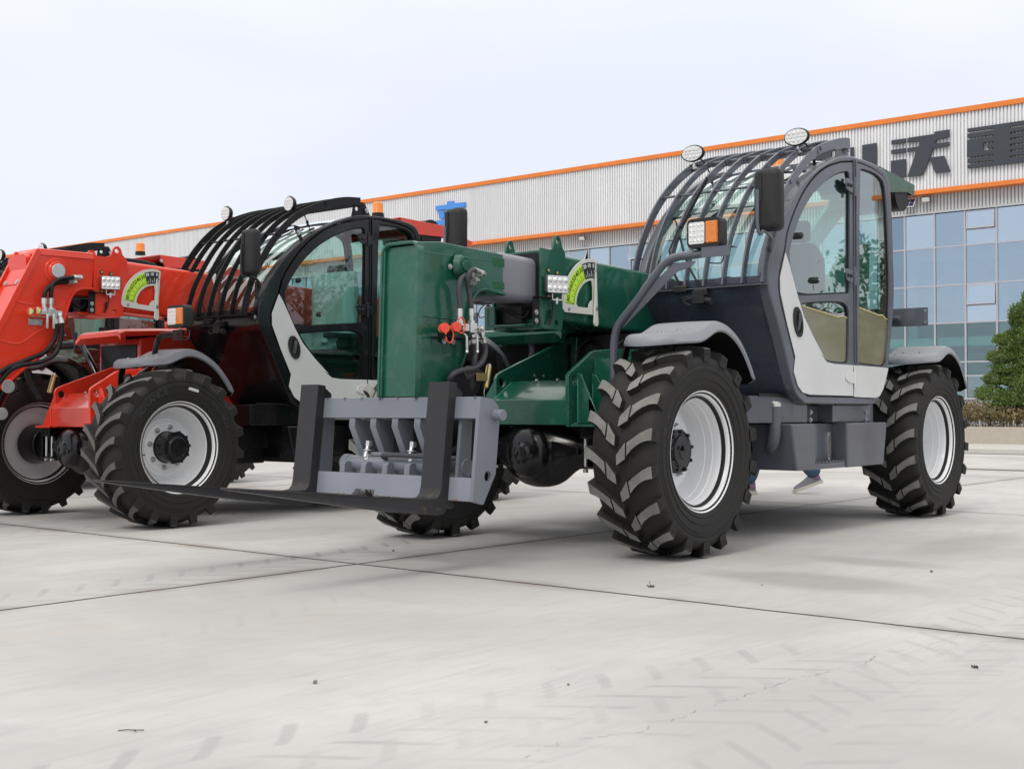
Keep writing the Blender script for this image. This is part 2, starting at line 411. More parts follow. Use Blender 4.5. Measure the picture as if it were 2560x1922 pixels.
# overcast sky is brighter overhead
zr = wn('ShaderNodeMapRange'); wt.links.new(sp.outputs[2], zr.inputs[0]); zr.inputs[1].default_value = .25; zr.inputs[2].default_value = 1; zr.inputs[3].default_value = 1; zr.inputs[4].default_value = 1.75
wm = wn('ShaderNodeMix', data_type='RGBA'); wt.links.new(zr.outputs[0], wm.inputs[0])
w2 = wn('ShaderNodeMapRange'); wt.links.new(sp.outputs[2], w2.inputs[0]); w2.inputs[1].default_value = .33; w2.inputs[2].default_value = .6; wt.links.new(w2.outputs[0], wm.inputs[0])
wt.links.new(cm.outputs[2], wm.inputs[6]); wm.inputs[7].default_value = (9.5, 9.2, 8.9, 1)
vs = wn('ShaderNodeVectorMath', operation='SCALE'); wt.links.new(wm.outputs[2], vs.inputs[0]); wt.links.new(zr.outputs[0], vs.inputs['Scale'])
sm = wn('ShaderNodeMix', data_type='RGBA'); sm.inputs[0].default_value = .94; wt.links.new(sky.outputs[0], sm.inputs[6]); wt.links.new(vs.outputs[0], sm.inputs[7])
bg = wn('ShaderNodeBackground'); wt.links.new(sm.outputs[2], bg.inputs[0]); bg.inputs[1].default_value = .1
wo = wn('ShaderNodeOutputWorld'); wt.links.new(bg.outputs[0], wo.inputs[0])
sd = bpy.data.lights.new('sun', 'SUN'); sd.energy = 1.25; sd.angle = R_(18); sd.color = (1, .96, .90)
so = bpy.data.objects.new('sun', sd); COL.objects.link(so); so.location = (-6, -8, 20)
az = PI/2-SUN_ROT   # Nishita rotation is measured clockwise from +Y
dirv = Vector((math.cos(az)*math.cos(SUN_EL), math.sin(az)*math.cos(SUN_EL), math.sin(SUN_EL)))
so.rotation_euler = dirv.to_track_quat('Z', 'Y').to_euler()
scn.view_settings.view_transform = 'Standard'; scn.view_settings.look = 'None'; scn.view_settings.exposure = .12; scn.view_settings.gamma = 1

# ------------------------------------------------------------------ concrete yard
def concrete():
    t = NT('yard_concrete'); o = t.obj(); x, y, z = t.sep(o)
    wob = t.ma('MULTIPLY', t.ma('SUBTRACT', t.noise(o, 3, 4), .5), .02)
    def joint(c, off, per, wd):
        u = t.ma('ADD', t.ma('SUBTRACT', c, off), wob)
        d = t.ma('ABSOLUTE', t.ma('SUBTRACT', t.ma('FRACT', t.ma('ADD', t.ma('DIVIDE', u, per), .5)), .5))
        return t.ma('MULTIPLY', d, per), wd
    dx, _ = joint(x, 1.33, 5.5, 0); dy, _ = joint(y, -.25, 5.8, 0)
    d = t.ma('MINIMUM', dx, dy)
    nb = t.noise(o, 40, 3, .7)
    line = t.ramp(d, .007, .020, 1, 0); halo = t.ramp(d, .0, .16, .6, 0)
    halo = t.ma('MULTIPLY', halo, t.ramp(t.noise(o, 1.6, 5), .38, .66))
    big = t.noise(o, .33, 5, .6, .5); mid = t.noise(o, 1.9, 6, .62, .4); fine = t.noise(o, 55, 5, .7)
    brush = t.noise(t.map(o, (2.2, 26, 1), (0, 0, .25)), 1, 5, .65, .6)
    col = t.mix(t.ramp(big, .36, .64), (.375,.368,.354), (.485,.478,.463))
    col = t.mix(t.ramp(mid, .40, .72, 0, .5), col, (.36,.357,.35)); col = t.mix(t.ramp(t.noise(t.map(o, (1, 3.2, 1), (0, 0, .35), (4, 1, 0)), 2.3, 7, .75, .4), .50, .74, 0, .5), col, (.33,.33,.335))
    col = t.mix(t.ma('MULTIPLY', t.ramp(t.noise(t.map(o, loc=(7,3,0)), .7, 4, .6, 1), .58, .78), .22), col, (.52,.45,.36))   # rusty tint
    col = t.mix(t.ramp(brush, .48, .76, 0, .5), col, (.33,.33,.34))
    col = t.mix(t.ramp(fine, .60, .8, 0, .5), col, (.31,.30,.29)); grit = t.noise(o, 240, 3, .8); col = t.mix(t.ramp(grit, .60, .72, 0, .45), col, (.27,.26,.25)); col = t.mix(t.ramp(grit, .28, .40, .25, 0), col, (.62,.61,.60))
    # damp, dirty patches
    def blob(cx, cy, rx, ry, rot=0):
        m = t.map(t.map(o, loc=(-cx, -cy, 0)), (1/rx, 1/ry, 0), (0, 0, 0))
        ln = t.n('ShaderNodeVectorMath', operation='LENGTH'); t.l(m, ln.inputs[0])
        return t.ramp(t.ma('ADD', ln.outputs['Value'], t.ma('MULTIPLY', t.ma('SUBTRACT', mid, .5), .9)), .45, 1.15, 1, 0)
    for cx, cy, rx, ry, a in BLOBS: col = t.mix(t.ma('MULTIPLY', blob(cx, cy, rx, ry), a), col, (.24,.235,.225))
    # rubber prints: chevrons left by lugged tyres rolling along x
    patch = t.ramp(t.noise(t.map(o, loc=(3,9,0)), .9, 3), .38, .62)
    tot = None
    for cy, per, ph, amt, x0, x1, tilt in TRACKS:
        wl = t.ma('SUBTRACT', t.ma('SUBTRACT', y, cy), t.ma('MULTIPLY', x, tilt)); aw = t.ma('ABSOLUTE', wl)
        lat = t.ramp(aw, .19, .22, 1, 0); gap = t.ramp(aw, .015, .035, 0, 1)
        side = t.ma('MULTIPLY', t.ma('GREATER_THAN', wl, 0), .5)
        u = t.ma('ADD', t.ma('ADD', t.ma('DIVIDE', x, per), t.ma('MULTIPLY', t.ma('POWER', aw, .8), 3.3)), t.ma('ADD', side, ph))
        f = t.ma('ABSOLUTE', t.ma('SUBTRACT', t.ma('FRACT', u), .5))
        band = t.ramp(t.ma('ADD', f, t.ma('MULTIPLY', t.ma('SUBTRACT', fine, .5), .06)), .055, .15, 1, 0)
        rng = t.ma('MULTIPLY', t.ramp(x, x0, x0+.6), t.ramp(x, x1-.6, x1, 1, 0))
        k = t.ma('MULTIPLY', t.ma('MULTIPLY', t.ma('MULTIPLY', band, lat), t.ma('MULTIPLY', gap, rng)), amt)
        tot = k if tot is None else t.ma('MAXIMUM', tot, k)
    col = t.mix(t.ma('MULTIPLY', tot, t.ma('MULTIPLY', t.ramp(fine, .2, .6, .35, 1), t.ramp(patch, 0, 1, .35, 1))), col, (.20,.20,.205))
    col = t.mix(halo, col, (.20,.17,.145)); col = t.mix(line, col, (.045,.036,.03))
    h = t.ma('SUBTRACT', t.ma('ADD', t.ma('MULTIPLY', brush, .35), t.ma('MULTIPLY', fine, .4)), t.ma('MULTIPLY', line, 4))
    return t.done(t.bsdf(col, t.ramp(mid, .3, .7, .62, .8), 0, t.bump(h, .22, .006), 0, .35))
bp = [un('O', X, Y, V1, z=0) for X, Y in ((1755, 1255), (1900, 1215))]
BLOBS = [(bp[0].x, bp[0].y, .34, .62, .62), (bp[1].x, bp[1].y, .20, .45, .45), (.45, -1.9, .9, .45, .3), (1.4, -3.6, .9, .45, .30), (-2.2, 2.8, .8, .3, .3), (-1.5, -.1, 1.9, 1.1, .25), (3.4,-1.0,.6,.5,.25), (-1.8,1.9,1.0,.25,.3)]
TRACKS = [(3.27, .205, .0, .38, 1.7, 5.4, -.25), (3.75, .205, .3, .20, 1.2, 5.6, -.30), (-.75, .2, .1, .42, -.2, 5.2, .10), (2.9, .2, .4, .26, -1.0, 4.5, .12), (-3.2, .19, .2, .34, -1.0, 4.0, .05), (.25, .2, .6, .13, 1.2, 3.6, .2)]
g = MB(concrete()); NX = 40
g.zplate([(-60, -300), (60, -300), (60, 300), (-60, 300)], -.3, 0)
for v in g.bm.verts: v.co.x = -430 if v.co.x < 0 else 160
ground = g.build('ground'); V1.place(ground); tag(ground, 'pale concrete yard with joints and tyre marks', None, None, 'structure')
# drain strip and raised walkway in front of the planter
st = MB(plain('walkway_concrete', (.44,.43,.40), .75, 0, .2, 30))
st.span((-40, -60, 0), (-17.9, 12, .11))
walk = st.build('pavement', bevel=.02); V1.place(walk); tag(walk, 'raised concrete pavement in front of the factory', None, None, 'structure')
dr = MB(plain('drain_dirt', (.13,.12,.10), .9, 0, .5, 40, .4)); dr.span((-11.75, -60, .001), (-11.5, 12, .006))
drain = dr.build('path'); V1.place(drain); tag(drain, 'dirty drain strip across the yard', None, None, 'structure')

# ------------------------------------------------------------------ factory building
BX = -42.0; BR = empty('factory_building', 'long ribbed metal factory hall with orange trim and a glazed lower front', 'building')
BR.location = world(V1, BX, -12, 0); BR.rotation_euler = (0, 0, TH)
def bl(k, X, Y, off=0):   # photo point -> building coordinates on the facade
    p = un(k, X, Y, V1, x=BX+off); return (p.y+12, p.z)
Y0, Y1 = -108, 30
def corr(mat, z0, z1, xf, pitch=.135, dep=.075, y0=Y0, y1=Y1):
    mb = MB(mat); y = y0; ring0 = []
    while y < y1:
        for dy, dx in ((0, 0), (.072, 0), (.088, -dep), (.118, -dep)): ring0.append((xf+dx, y+dy))
        y += pitch
    a = [mb.v((p[0], p[1], z0)) for p in ring0]; b = [mb.v((p[0], p[1], z1)) for p in ring0]
    for i in range(len(a)-1): mb.face([a[i], a[i+1], b[i+1], b[i]])
    return mb
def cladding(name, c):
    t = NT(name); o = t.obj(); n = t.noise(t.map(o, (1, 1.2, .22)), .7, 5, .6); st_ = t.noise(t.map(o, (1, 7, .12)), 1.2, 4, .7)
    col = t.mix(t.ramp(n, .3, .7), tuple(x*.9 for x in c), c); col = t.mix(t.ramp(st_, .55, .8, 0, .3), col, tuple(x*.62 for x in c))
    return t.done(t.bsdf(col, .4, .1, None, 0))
clad = cladding('ribbed_cladding', (.74,.745,.755)); clad_shaded = cladding('ribbed_cladding_shaded', (.56,.57,.57))  # lower copy is darkened for the shade below the projecting upper wall
orange = paint('orange_trim_paint', (.72,.20,.035), .45, .1, .1)
corr(clad, 9.47, 12.33, .02).build('upper_cladding', BR, recalc=False)
corr(clad_shaded, 8.66, 9.33, -.35).build('lower_cladding', BR, recalc=False)
mb = MB(orange); mb.span((-.3, Y0, 12.31), (.10, Y1, 12.51)); mb.build('roof_trim', BR, .01)
mb = MB(orange); mb.span((-.4, Y0, 9.31), (.09, Y1, 9.485)); mb.build('band_trim', BR, .01)
mb = MB(plain('roof_sheet', (.3,.3,.31), .5)); mb.span((-45, Y0, 12.2), (-.3, Y1, 12.45)); mb.build('roof', BR)
mb = MB(plain('wall_inner', (.62,.66,.64), .8)); mb.span((-45, Y0, 0), (-44.7, Y1, 12.3)); mb.span((-44.7, Y0, 0), (-.5, Y0+.3, 12.3)); mb.span((-44.7, Y1-.3, 0), (-.5, Y1, 12.3)); mb.span((-7.2, Y0+.3, .2), (-7.0, Y1-.3, 8.6)); mb.build('wall', BR)
mb = MB(plain('interior_floor', (.35,.36,.35), .7)); mb.span((-7, Y0+.3, 3.35), (-.75, Y1-.3, 3.7)); mb.span((-7, Y0+.3, 6.75), (-.75, Y1-.3, 7.0)); mb.span((-7, Y0+.3, .05), (-.6, Y1-.3, .2)); 
for k in range(-7, 7): mb.span((-1.5, k*3.6+.6, .2), (-1.1, k*3.6+.95, 3.35)); mb.span((-1.5, k*3.6+.6, 3.7), (-1.1, k*3.6+.95, 6.75))
mb.build('floor_slab', BR)
mb = MB(plain('plinth_siding', (.36,.39,.42), .6, 0, .02, 20)); y = Y0
while y < Y1-.3: mb.span((-.44, y, .1), (-.40, y+.285, 1.25)); y += .3
mb.span((-.5, Y0, .1), (-.45, Y1, 1.25)); mb.build('plinth', BR)
mb = MB(plain('aluminium_sill', (.45,.46,.48), .4, .3)); mb.span((-.5, Y0, 1.25), (-.33, Y1, 1.32)); mb.span((-.5, Y0, 8.58), (-.30, Y1, 8.66)); mb.build('sill', BR, .006)
fr_m = plain('aluminium_frame', (.42,.43,.46), .4, .4)
def bglass(name, tint, base, fac):
    t = NT(name); o = t.geo().outputs['Position']
    nm = t.bump(t.noise(o, .9, 3, .5, .3), .10, .25)
    gl = t.n('ShaderNodeBsdfGlossy'); gl.inputs[0].default_value = tint+(1,); gl.inputs[1].default_value = .02; t.l(nm, gl.inputs['Normal'])
    tr = t.n('ShaderNodeBsdfTransparent'); tr.inputs[0].default_value = base+(1,)
    lw = t.n('ShaderNodeLayerWeight'); lw.inputs[0].default_value = .35
    m = t.n('ShaderNodeMixShader'); t.l(t.ma('MULTIPLY', t.ma('ADD', t.ma('MULTIPLY', lw.outputs['Fresnel'], .5), fac, clamp=True), t.ma('SUBTRACT', 1, t.geo().outputs['Backfacing'])), m.inputs[0]); t.l(tr.outputs[0], m.inputs[1]); t.l(gl.outputs[0], m.inputs[2])
    return t.done(m.outputs[0])
bgl_low = [bglass('teal_see_through_glass', (.62,.80,.84), (.62,.84,.82), .22), bglass('teal_see_through_glass_pale', (.70,.86,.88), (.70,.90,.86), .32)]
bgl = [bglass('blue_coated_glass', (.62,.77,.90), (.52,.72,.74), .54), bglass('blue_coated_glass_pale', (.72,.85,.96), (.58,.77,.78), .64), bglass('blue_coated_glass_deep', (.52,.68,.82), (.46,.66,.68), .44)]
cols = [(-11.25-1.2*k)+12 for k in range(-14, 78)]        # mullion positions in building coordinates
rows = [1.32, 2.17, 2.71, 4.24, 5.72, 7.23, 8.58]
mull = MB(fr_m); near = MB(fr_m)
for c in cols: (near if -6 < c < 6 else mull).span((-.49, c-.035, 1.32), (-.36, c+.035, 8.58))
for r in rows[1:-1]:
    for c in cols: (near if -6 < c < 6 else mull).span((-.49, c+.035, r-.03), (-.375, c+1.165, r+.03))
tag(mull.build('mullion', BR), kind='stuff'); near.build('mullion', BR)
rest = MB(*bgl, *bgl_low); rnd = random.Random(4)
def pane(mb, c, z0, z1, tilt=0, open_=0):
    a, b = c+.035, c+1.165; k = rnd.uniform(-.004, .004); k2 = rnd.uniform(-.004, .004)
    mb.poly3([(-.42+k, a, z0), (-.42-k, b, z0), (-.42-k+open_+k2, b, z1) if False else (-.42-k+k2, b, z1), (-.42+k+k2, a, z1)], (-.02, 0, 0))
for ci, c in enumerate(cols):
    for ri in range(len(rows)-1):
        z0, z1 = rows[ri]+.03, rows[ri+1]-.03; vis = (-4.3 < c < 3 ) or (ri == 5 and -22 < c < -12)
        mat = bgl[rnd.choice((0, 0, 1, 2))] if ri > 2 else bgl_low[rnd.choice((0, 0, 1))]
        sash = (abs(c-.75+1.2) < .05 and ri in (3, 5)) or (ri == 5 and any(abs(c-q) < .6 for q in (-3.45, -15.5, -19.1)))
        if not vis: rest.use(mat); pane(rest, c, z0, z1); continue
        if sash:   # an awning sash standing a little open above a fixed light
            zm = z0+(z1-z0)*.44; p = MB(mat); pane(p, c, z0, zm-.03); p.build('window_pane', BR)
            p = MB(fr_m); L = z1-zm; out = .05 if c > -3 else .30
            fo = [(-.40, c+.06, z1), (-.40, c+1.14, z1), (-.40+out, c+1.14, zm+.02), (-.40+out, c+.06, zm+.02)]
            fi = [(-.40+out*.08, c+.11, z1-.05), (-.40+out*.08, c+1.09, z1-.05), (-.40+out*.93, c+1.09, zm+.07), (-.40+out*.93, c+.11, zm+.07)]
            p.poly3(fo, (.03, 0, 0), [fi]); p.span((-.49, c+.035, zm-.03), (-.41, c+1.165, zm+.01)); s_ = p.build('window_sash', BR)
            q = MB(bgl[2] if out > .1 else bgl[1]); q.poly3([(a+.012, b, c_) for a, b, c_ in fi], (.008, 0, 0)); q.build('pane', s_)
        else:
            p = MB(mat); pane(p, c, z0, z1); p.build('window_pane', BR)
tag(rest.build('window_pane', BR), kind='stuff')

# sign characters standing proud of the upper cladding
sgn = plain('charcoal_sign_face', (.050,.055,.068), .5, 0, .03, 10); blu = plain('blue_sign_face', (.055,.24,.66), .45, 0, .03, 10)
def sign_root(label, pts_anchor):
    c = bl(*pts_anchor, off=.12); r = empty('wall_sign', label, 'sign'); r.location = world(V1, BX+.05, c[0]-12, c[1]); r.rotation_euler = (0, 0, TH); return r, c
def strokes(name, r, c, k, polys, mat, dep=.09):
    mb = MB(mat)
    for i, pl in enumerate(polys):
        hs = pl[1] if isinstance(pl[0], list) else []; out = pl[0] if isinstance(pl[0], list) else pl
        f = lambda q: [(bl(k, *p, off=.12)[0]-c[0], bl(k, *p, off=.12)[1]-c[1]) for p in q]
        mb.xplate(f(out), .02+.001*i, .02+dep+.001*i, [f(h) for h in hs])
    return mb.build(name, r)
r, c = sign_root('large charcoal Chinese characters mounted on the ribbed wall under the orange roof trim', ('J', 1100, 700))
strokes('sign_character', r, c, 'J', [[(905,520),(1045,500),(1045,545),(905,562)], [(903,615),(1045,595),(1045,640),(903,655)], [(900,722),(1045,703),(1045,880),(900,898)],
   [(1062,497),(1330,457),(1330,435),(1475,413),(1475,488),(1360,507),(1343,520),(1330,552),(1475,535),(1475,575),(1312,603),(1288,675),(1250,770),(1215,850),(1195,865),(1062,880),(1130,690),(1148,622),(1062,635),(1062,597),(1172,580),(1195,526),(1062,543)],
   [(1280,690),(1425,672),(1488,828),(1340,842)]], sgn)
pl = []
tp = lambda x, y: (x, y-(x-1655)*.142)      # horizontal lines of this character fall away along the wall
bt = lambda x, y: (x, y-(x-1655)*.112)
def hb(x0, x1, ya, yb):
    f = lambda x, y: (x, y-(x-1655)*(.145-(y-405)/392*.033)); return [f(x0, ya), f(x1, ya), f(x1, yb), f(x0, yb)]
sl = [(437,456),(497,516),(687,703),(744,760)]
edges = [405, 437, 456, 497, 516, 687, 703, 744, 760, 797]
for a, b in ((405,437),(456,497),(703,744),(760,797)): pl.append(hb(1655, 1912, a, b))
pl.append([hb(1652, 1912, 516, 687), []]) if False else pl.extend([hb(1652, 1815, 516, 687), hb(1815, 1912, 516, 562), hb(1815, 1912, 640, 687), hb(1850, 1912, 580, 622)])
pl.append(hb(1912, 2078, 405, 797))
for i in range(7): a = 405+i*56; pl.append(hb(2078, 2330, a, a+38 if i < 6 else 797))
strokes('sign_character', r, c, 'J', pl, sgn)
strokes('sign_character', r, c, 'J', [[(617,567),(755,545),(755,835),(617,860)], [(497,592),(530,587),(530,870),(497,876)], [(155,642),(312,616),(312,690),(155,716)], [(215,560),(440,525),(440,565),(215,600)], [(250,600),(312,600),(312,900),(250,900)], [(155,760),(240,690),(250,740),(165,830)]], sgn)
r, c = sign_root('blue Chinese character on the far stretch of ribbed wall', ('K', 465, 200))
strokes('sign_character', r, c, 'K', [[(333,132),(440,118),(440,88),(493,85),(493,108),(600,95),(600,138),(493,150),(493,185),(440,190),(440,158),(333,172)], [(352,182),(405,176),(412,240),(370,245)], [(540,165),(600,160),(575,225),(530,232)], [(320,270),(610,236),(610,278),(320,310)]], blu)
# solar lamp panel and floodlights under the band
def wall_item(name, label, cat, k, X, Y, off):
    p = un(k, X, Y, V1, x=BX-.35+off); r = empty(name, label, cat); r.location = world(V1, p.x, p.y, p.z); r.rotation_euler = (0, 0, TH); return r
r = wall_item('solar_panel', 'small solar panel with a white frame tilted out under the orange band', 'solar panel', 'J', 1083, 1138, .25)
rot = Matrix.Rotation(R_(-35), 3, 'Y')
MB(M['white']).box((0, 0, 0), (.03, .42, .42), rot).build('frame', r, .004)
mb = MB(plain('solar_cells', (.02,.035,.12), .15, .2, 0, 10))
for i in range(2):
    for j in range(2): mb.box(rot@Vector((.018, -.095+.19*i, -.095+.19*j)), (.006, .175, .175), rot)
mb.build('cell', r)
MB(M['zinc']).tube([(0, 0, 0), (-.12, 0, .05), (-.27, 0, .05)], .015).build('bracket', r)
for k, X, Y, lb in (('J', 1245, 1100, 'small floodlight fixed under the orange band beside the solar panel'), ('K', 1680, 425, 'small dark floodlight under the orange band above the green boom')):
    r = wall_item('floodlight', lb, 'floodlight', k, X, Y, .3); rot = Matrix.Rotation(R_(25), 3, 'Y')
    MB(M['greyplastic']).box((0, 0, 0), (.08, .34, .22), rot).build('housing', r, .01)
    MB(M['lens']).box(rot@Vector((.045, 0, 0)), (.008, .29, .17), rot).build('lens', r)
    MB(M['greyplastic']).bar([(-.02, 0, .0), (-.15, 0, .06), (-.32, 0, .06)], .05, .02, (0, 1, 0)).build('bracket', r)

# ------------------------------------------------------------------ planter with hedge and cloud-pruned pine
pm = MB(plain('stained_cement', (.40,.36,.30), .85, 0, .4, 14, .28)); px0 = -21.2
pm.span((px0-.22, -90, 0), (px0, 10, .47)); pm.span((px0-4.2, -40, 0), (px0-4.0, 10, .47)); pm.span((px0-4.0, 9.8, 0), (px0-.22, 10, .47)); pm.span((px0-4.0, -40, 0), (px0-.22, -39.8, .47))
pl_ = pm.build('planter_wall', bevel=.015); V1.place(pl_); tag(pl_, 'low stained cement planter wall in front of the factory', 'planter')
so_ = MB(plain('soil', (.09,.065,.045), .95, 0, .6, 20, .4)); so_.span((px0-4.0, -39.8, .05), (px0-.22, 9.8, .40)); soil = so_.build('soil'); V1.place(soil); tag(soil, 'soil filling the planter', None, None, 'structure')
def leafmat(name, c1, c2, tr=.25):
    t = NT(name); g_ = t.geo(); n = t.noise(g_.outputs['Position'], 3.5, 3); ob = t.n('ShaderNodeObjectInfo')
    rr = g_.outputs['Random Per Island']
    col = t.mix(t.ma('MULTIPLY', t.ma('ADD', n, rr), .5), c1, c2); b = t.bsdf(col, .55, 0, None, 0, .3)
    ts = t.n('ShaderNodeBsdfTranslucent'); t.l(col, ts.inputs[0]); m = t.n('ShaderNodeMixShader'); m.inputs[0].default_value = tr; t.l(b, m.inputs[1]); t.l(ts.outputs[0], m.inputs[2])
    return t.done(m.outputs[0])
def leaf(mb, p, size, rnd, up=.3, asp=.4):
    d = Vector((rnd.gauss(0, 1), rnd.gauss(0, 1), rnd.gauss(0, 1)+up)).normalized(); s_ = d.orthogonal().normalized(); s_ = Matrix.Rotation(rnd.uniform(0, 6.28), 3, d)@s_
    a = p; b = p+d*size; c_ = p+d*size*.5+s_*size*asp*.5; e = p+d*size*.5-s_*size*asp*.5
    mb.face([mb.v(a), mb.v(c_), mb.v(b), mb.v(e)])
rl = random.Random(11)
twig = leafmat('dry_hedge_twig', (.17,.115,.06), (.36,.27,.15), .2); hleaf = leafmat('hedge_leaf', (.09,.10,.035), (.30,.27,.12), .25)
mb = MB(twig, hleaf)
for i in range(5200):
    y = rl.uniform(-9.5, 1.5); x = px0-.35-rl.random()**1.2*1.6; h = .22+.30*(mnoise.noise(Vector((x*1.3, y*1.3, 0)))+.6)+rl.uniform(0, .12)
    p0 = Vector((x, y, .42)); p1 = Vector((x+rl.gauss(0, .09), y+rl.gauss(0, .09), .42+h)); mb.use(twig)
    if i % 3 == 0: mb.cyl(p0, p1, .006, .003, n=3, cap=False)
    for j in range(5): mb.use(hleaf if rl.random() < .5 else twig); leaf(mb, p0.lerp(p1, rl.uniform(.35, 1.05)), rl.uniform(.06, .11), rl, .6)
hd = mb.build('hedge', recalc=False); V1.place(hd); tag(hd, 'low dry brownish hedge growing in the planter beside the pine', 'hedge', None, 'stuff')
def pine(fr_pt, pads, label, seed=3, needle=None):
    rp = random.Random(seed); r = empty('pine_tree', label, 'tree'); r.location = world(V1, fr_pt[0], fr_pt[1], .4); r.rotation_euler = (0, 0, TH)
    bark = plain('pine_bark', (.10,.07,.05), .9, 0, .8, 25, .35); mb = MB(bark)
    top = max(p[2] for p in pads); trunk = [(0, 0, -.1), (.08, .1, top*.25), (-.06, -.05, top*.5), (.04, .06, top*.75), (0, 0, top)]
    mb.tube(trunk, lambda t: .13*(1-t)+.03, 9, 4)
    for (x, y, z, rx, rz) in pads:
        tz = max(.1, z-.35); mb.tube([(0, 0, tz), (x*.4, y*.4, tz+.12), (x, y, z-.05)], lambda t: .045*(1-t)+.015, 6, 3)
    mb.build('trunk', r)
    mb = MB(needle)
    for (x, y, z, rx, rz) in pads:
        n = int(4200*rx*rx*2+1100)
        for i in range(n):
            a = rp.uniform(0, 2*PI); u = rp.uniform(-1, 1); s_ = math.sqrt(1-u*u); rad = rp.uniform(.72, 1.0)
            d = Vector((math.cos(a)*s_*rx, math.sin(a)*s_*rx, max(u, -.35)*rz))*rad
            d *= .78+.42*mnoise.noise(Vector((x*3+d.x*3.2, y*3+d.y*3.2, z+d.z*3.2+seed)))+.12
            leaf(mb, Vector((x, y, z))+d, rp.uniform(.04, .08), rp, .9, .4)
    mb.build('crown', r, recalc=False); return r
needle = leafmat('pine_needles', (.05,.095,.022), (.20,.28,.07), .25)
pads = [(.1,-.80,1.08,.42,.22),(0,-.3,1.1,.6,.30),(.2,-.66,1.60,.42,.18),(0,-.2,1.7,.55,.30),(.1,-.62,2.0,.36,.2),(0,-.12,2.25,.5,.32),(.05,-.35,2.42,.32,.22),(0,-.05,2.8,.36,.32),(0,0,3.2,.28,.3),(.1,.4,1.3,.6,.3),(0,.5,1.9,.55,.3),(0,.35,2.5,.45,.3),(.25,0,1.0,.6,.3),(.25,.1,1.5,.5,.3),(.3,0,2.0,.45,.3),(.3,-.95,.75,.42,.24),(.3,-.5,.62,.5,.26),(.35,-.1,.7,.5,.3),(.1,-.5,1.35,.5,.26),(.1,-.45,1.85,.42,.26),(.1,-.3,2.55,.34,.26)]
if 0: pads = [(.2,-.75,.62,.62,.26),(.35,.55,.70,.7,.26),(.1,-.55,1.15,.55,.24),(.2,.5,1.25,.6,.26),(.1,-.35,1.7,.5,.25),(.1,.55,1.85,.55,.26),(0,.0,2.25,.5,.28),(0,.6,2.5,.5,.28),(.1,.1,2.85,.45,.3),(-.5,.2,1.4,.6,.3),(-.5,-.3,.9,.6,.3),(-.4,.2,2.2,.5,.3),(.05,.55,3.25,.5,.34),(0,.2,3.6,.4,.35)]
pp = un('P', 2600, 1000, V1, x=px0-1.2); pine((pp.x, pp.y), pads, 'cloud-pruned evergreen with dense round pads standing behind the planter wall', 3, needle)

def sapling(x, y, h, seed, label):
    rp = random.Random(seed); r = empty('young_tree', label, 'tree'); r.location = (x, y, 0); bark = plain('sapling_bark', (.16,.12,.09), .9, 0, .5, 30, .3); mb = MB(bark); ml = MB(leafmat('broad_leaf', (.018,.040,.014), (.05,.085,.028), .15))
    mb.tube([(0, 0, 0), (.05, .03, h*.35), (-.04, .02, h*.7), (.02, 0, h)], lambda t: .05*(1-t)+.012, 8, 4)
    for k in range(46):
        t = rp.uniform(.25, .98); a = rp.uniform(0, 2*PI); L = (1.15-t)*h*.42; b = Vector((0, 0, h*t)); e = b+Vector((math.cos(a)*L, math.sin(a)*L, L*rp.uniform(.5, 1.3))); m_ = b.lerp(e, .5)+Vector((0, 0, -.06))
        mb.tube([b, m_, e], lambda u: .014*(1-u)+.004, 4, 3)
        for j in range(26): leaf(ml, (b.lerp(e, rp.uniform(.25, 1.05)))+Vector((rp.gauss(0, .05), rp.gauss(0, .05), rp.gauss(0, .05))), rp.uniform(.07, .13), rp, .2, .45)
    mb.build('trunk', r); ml.build('crown', r, recalc=False); return r
sapling(9.6, 12.4, 3.0, 5, "young leafy tree mirrored in the green machine's door glass")
sapling(11.3, 11.4, 2.5, 8, "smaller young tree mirrored low in the green machine's rear side glass")
sapling(9.2, 10.1, 3.7, 9, "taller young tree mirrored in the black cab's door glass")
# ------------------------------------------------------------------ small litter on the concrete
def on_ground(k, X, Y): p = un(k, X, Y, V1, z=0); return world(V1, p.x, p.y, 0)
dl = plain('dead_leaf', (.06,.04,.03), .8, 0, .4, 60, .4); stn = plain('pebble_stone', (.20,.17,.13), .9, 0, .6, 80, .35)
def crumb(X, Y, s_, lb):
    mb = MB(stn); mb.sphere((0, 0, s_*.32), s_*.5, 9, 6, (1, .75, .65)); rr = random.Random(int(X))
    for v in mb.bm.verts: v.co += Vector((rr.gauss(0, 1), rr.gauss(0, 1), rr.gauss(0, 1)))*s_*.05; v.co.z = max(0, v.co.z)
    o = mb.build('pebble'); o.location = on_ground('P', X, Y); o.rotation_euler.z = rr.uniform(0, 6); tag(o, lb, 'pebble', 'pebbles scattered on the concrete')
crumb(788, 1708, .017, 'tan pebble lying on the empty concrete in the left half of the foreground')
crumb(1421, 1712, .010, 'tiny brown crumb on the foreground concrete near the middle')
crumb(1215, 1806, .010, 'tiny dark crumb on the tyre prints in the middle foreground')
crumb(1905, 1463, .008, 'tiny grain on the concrete beyond the long joint')
crumb(2329, 1430, .018, 'small dark pebble on the concrete right of the damp patch')
crumb(983, 1378, .016, 'small dark pebble beside the crossing of the two joints')
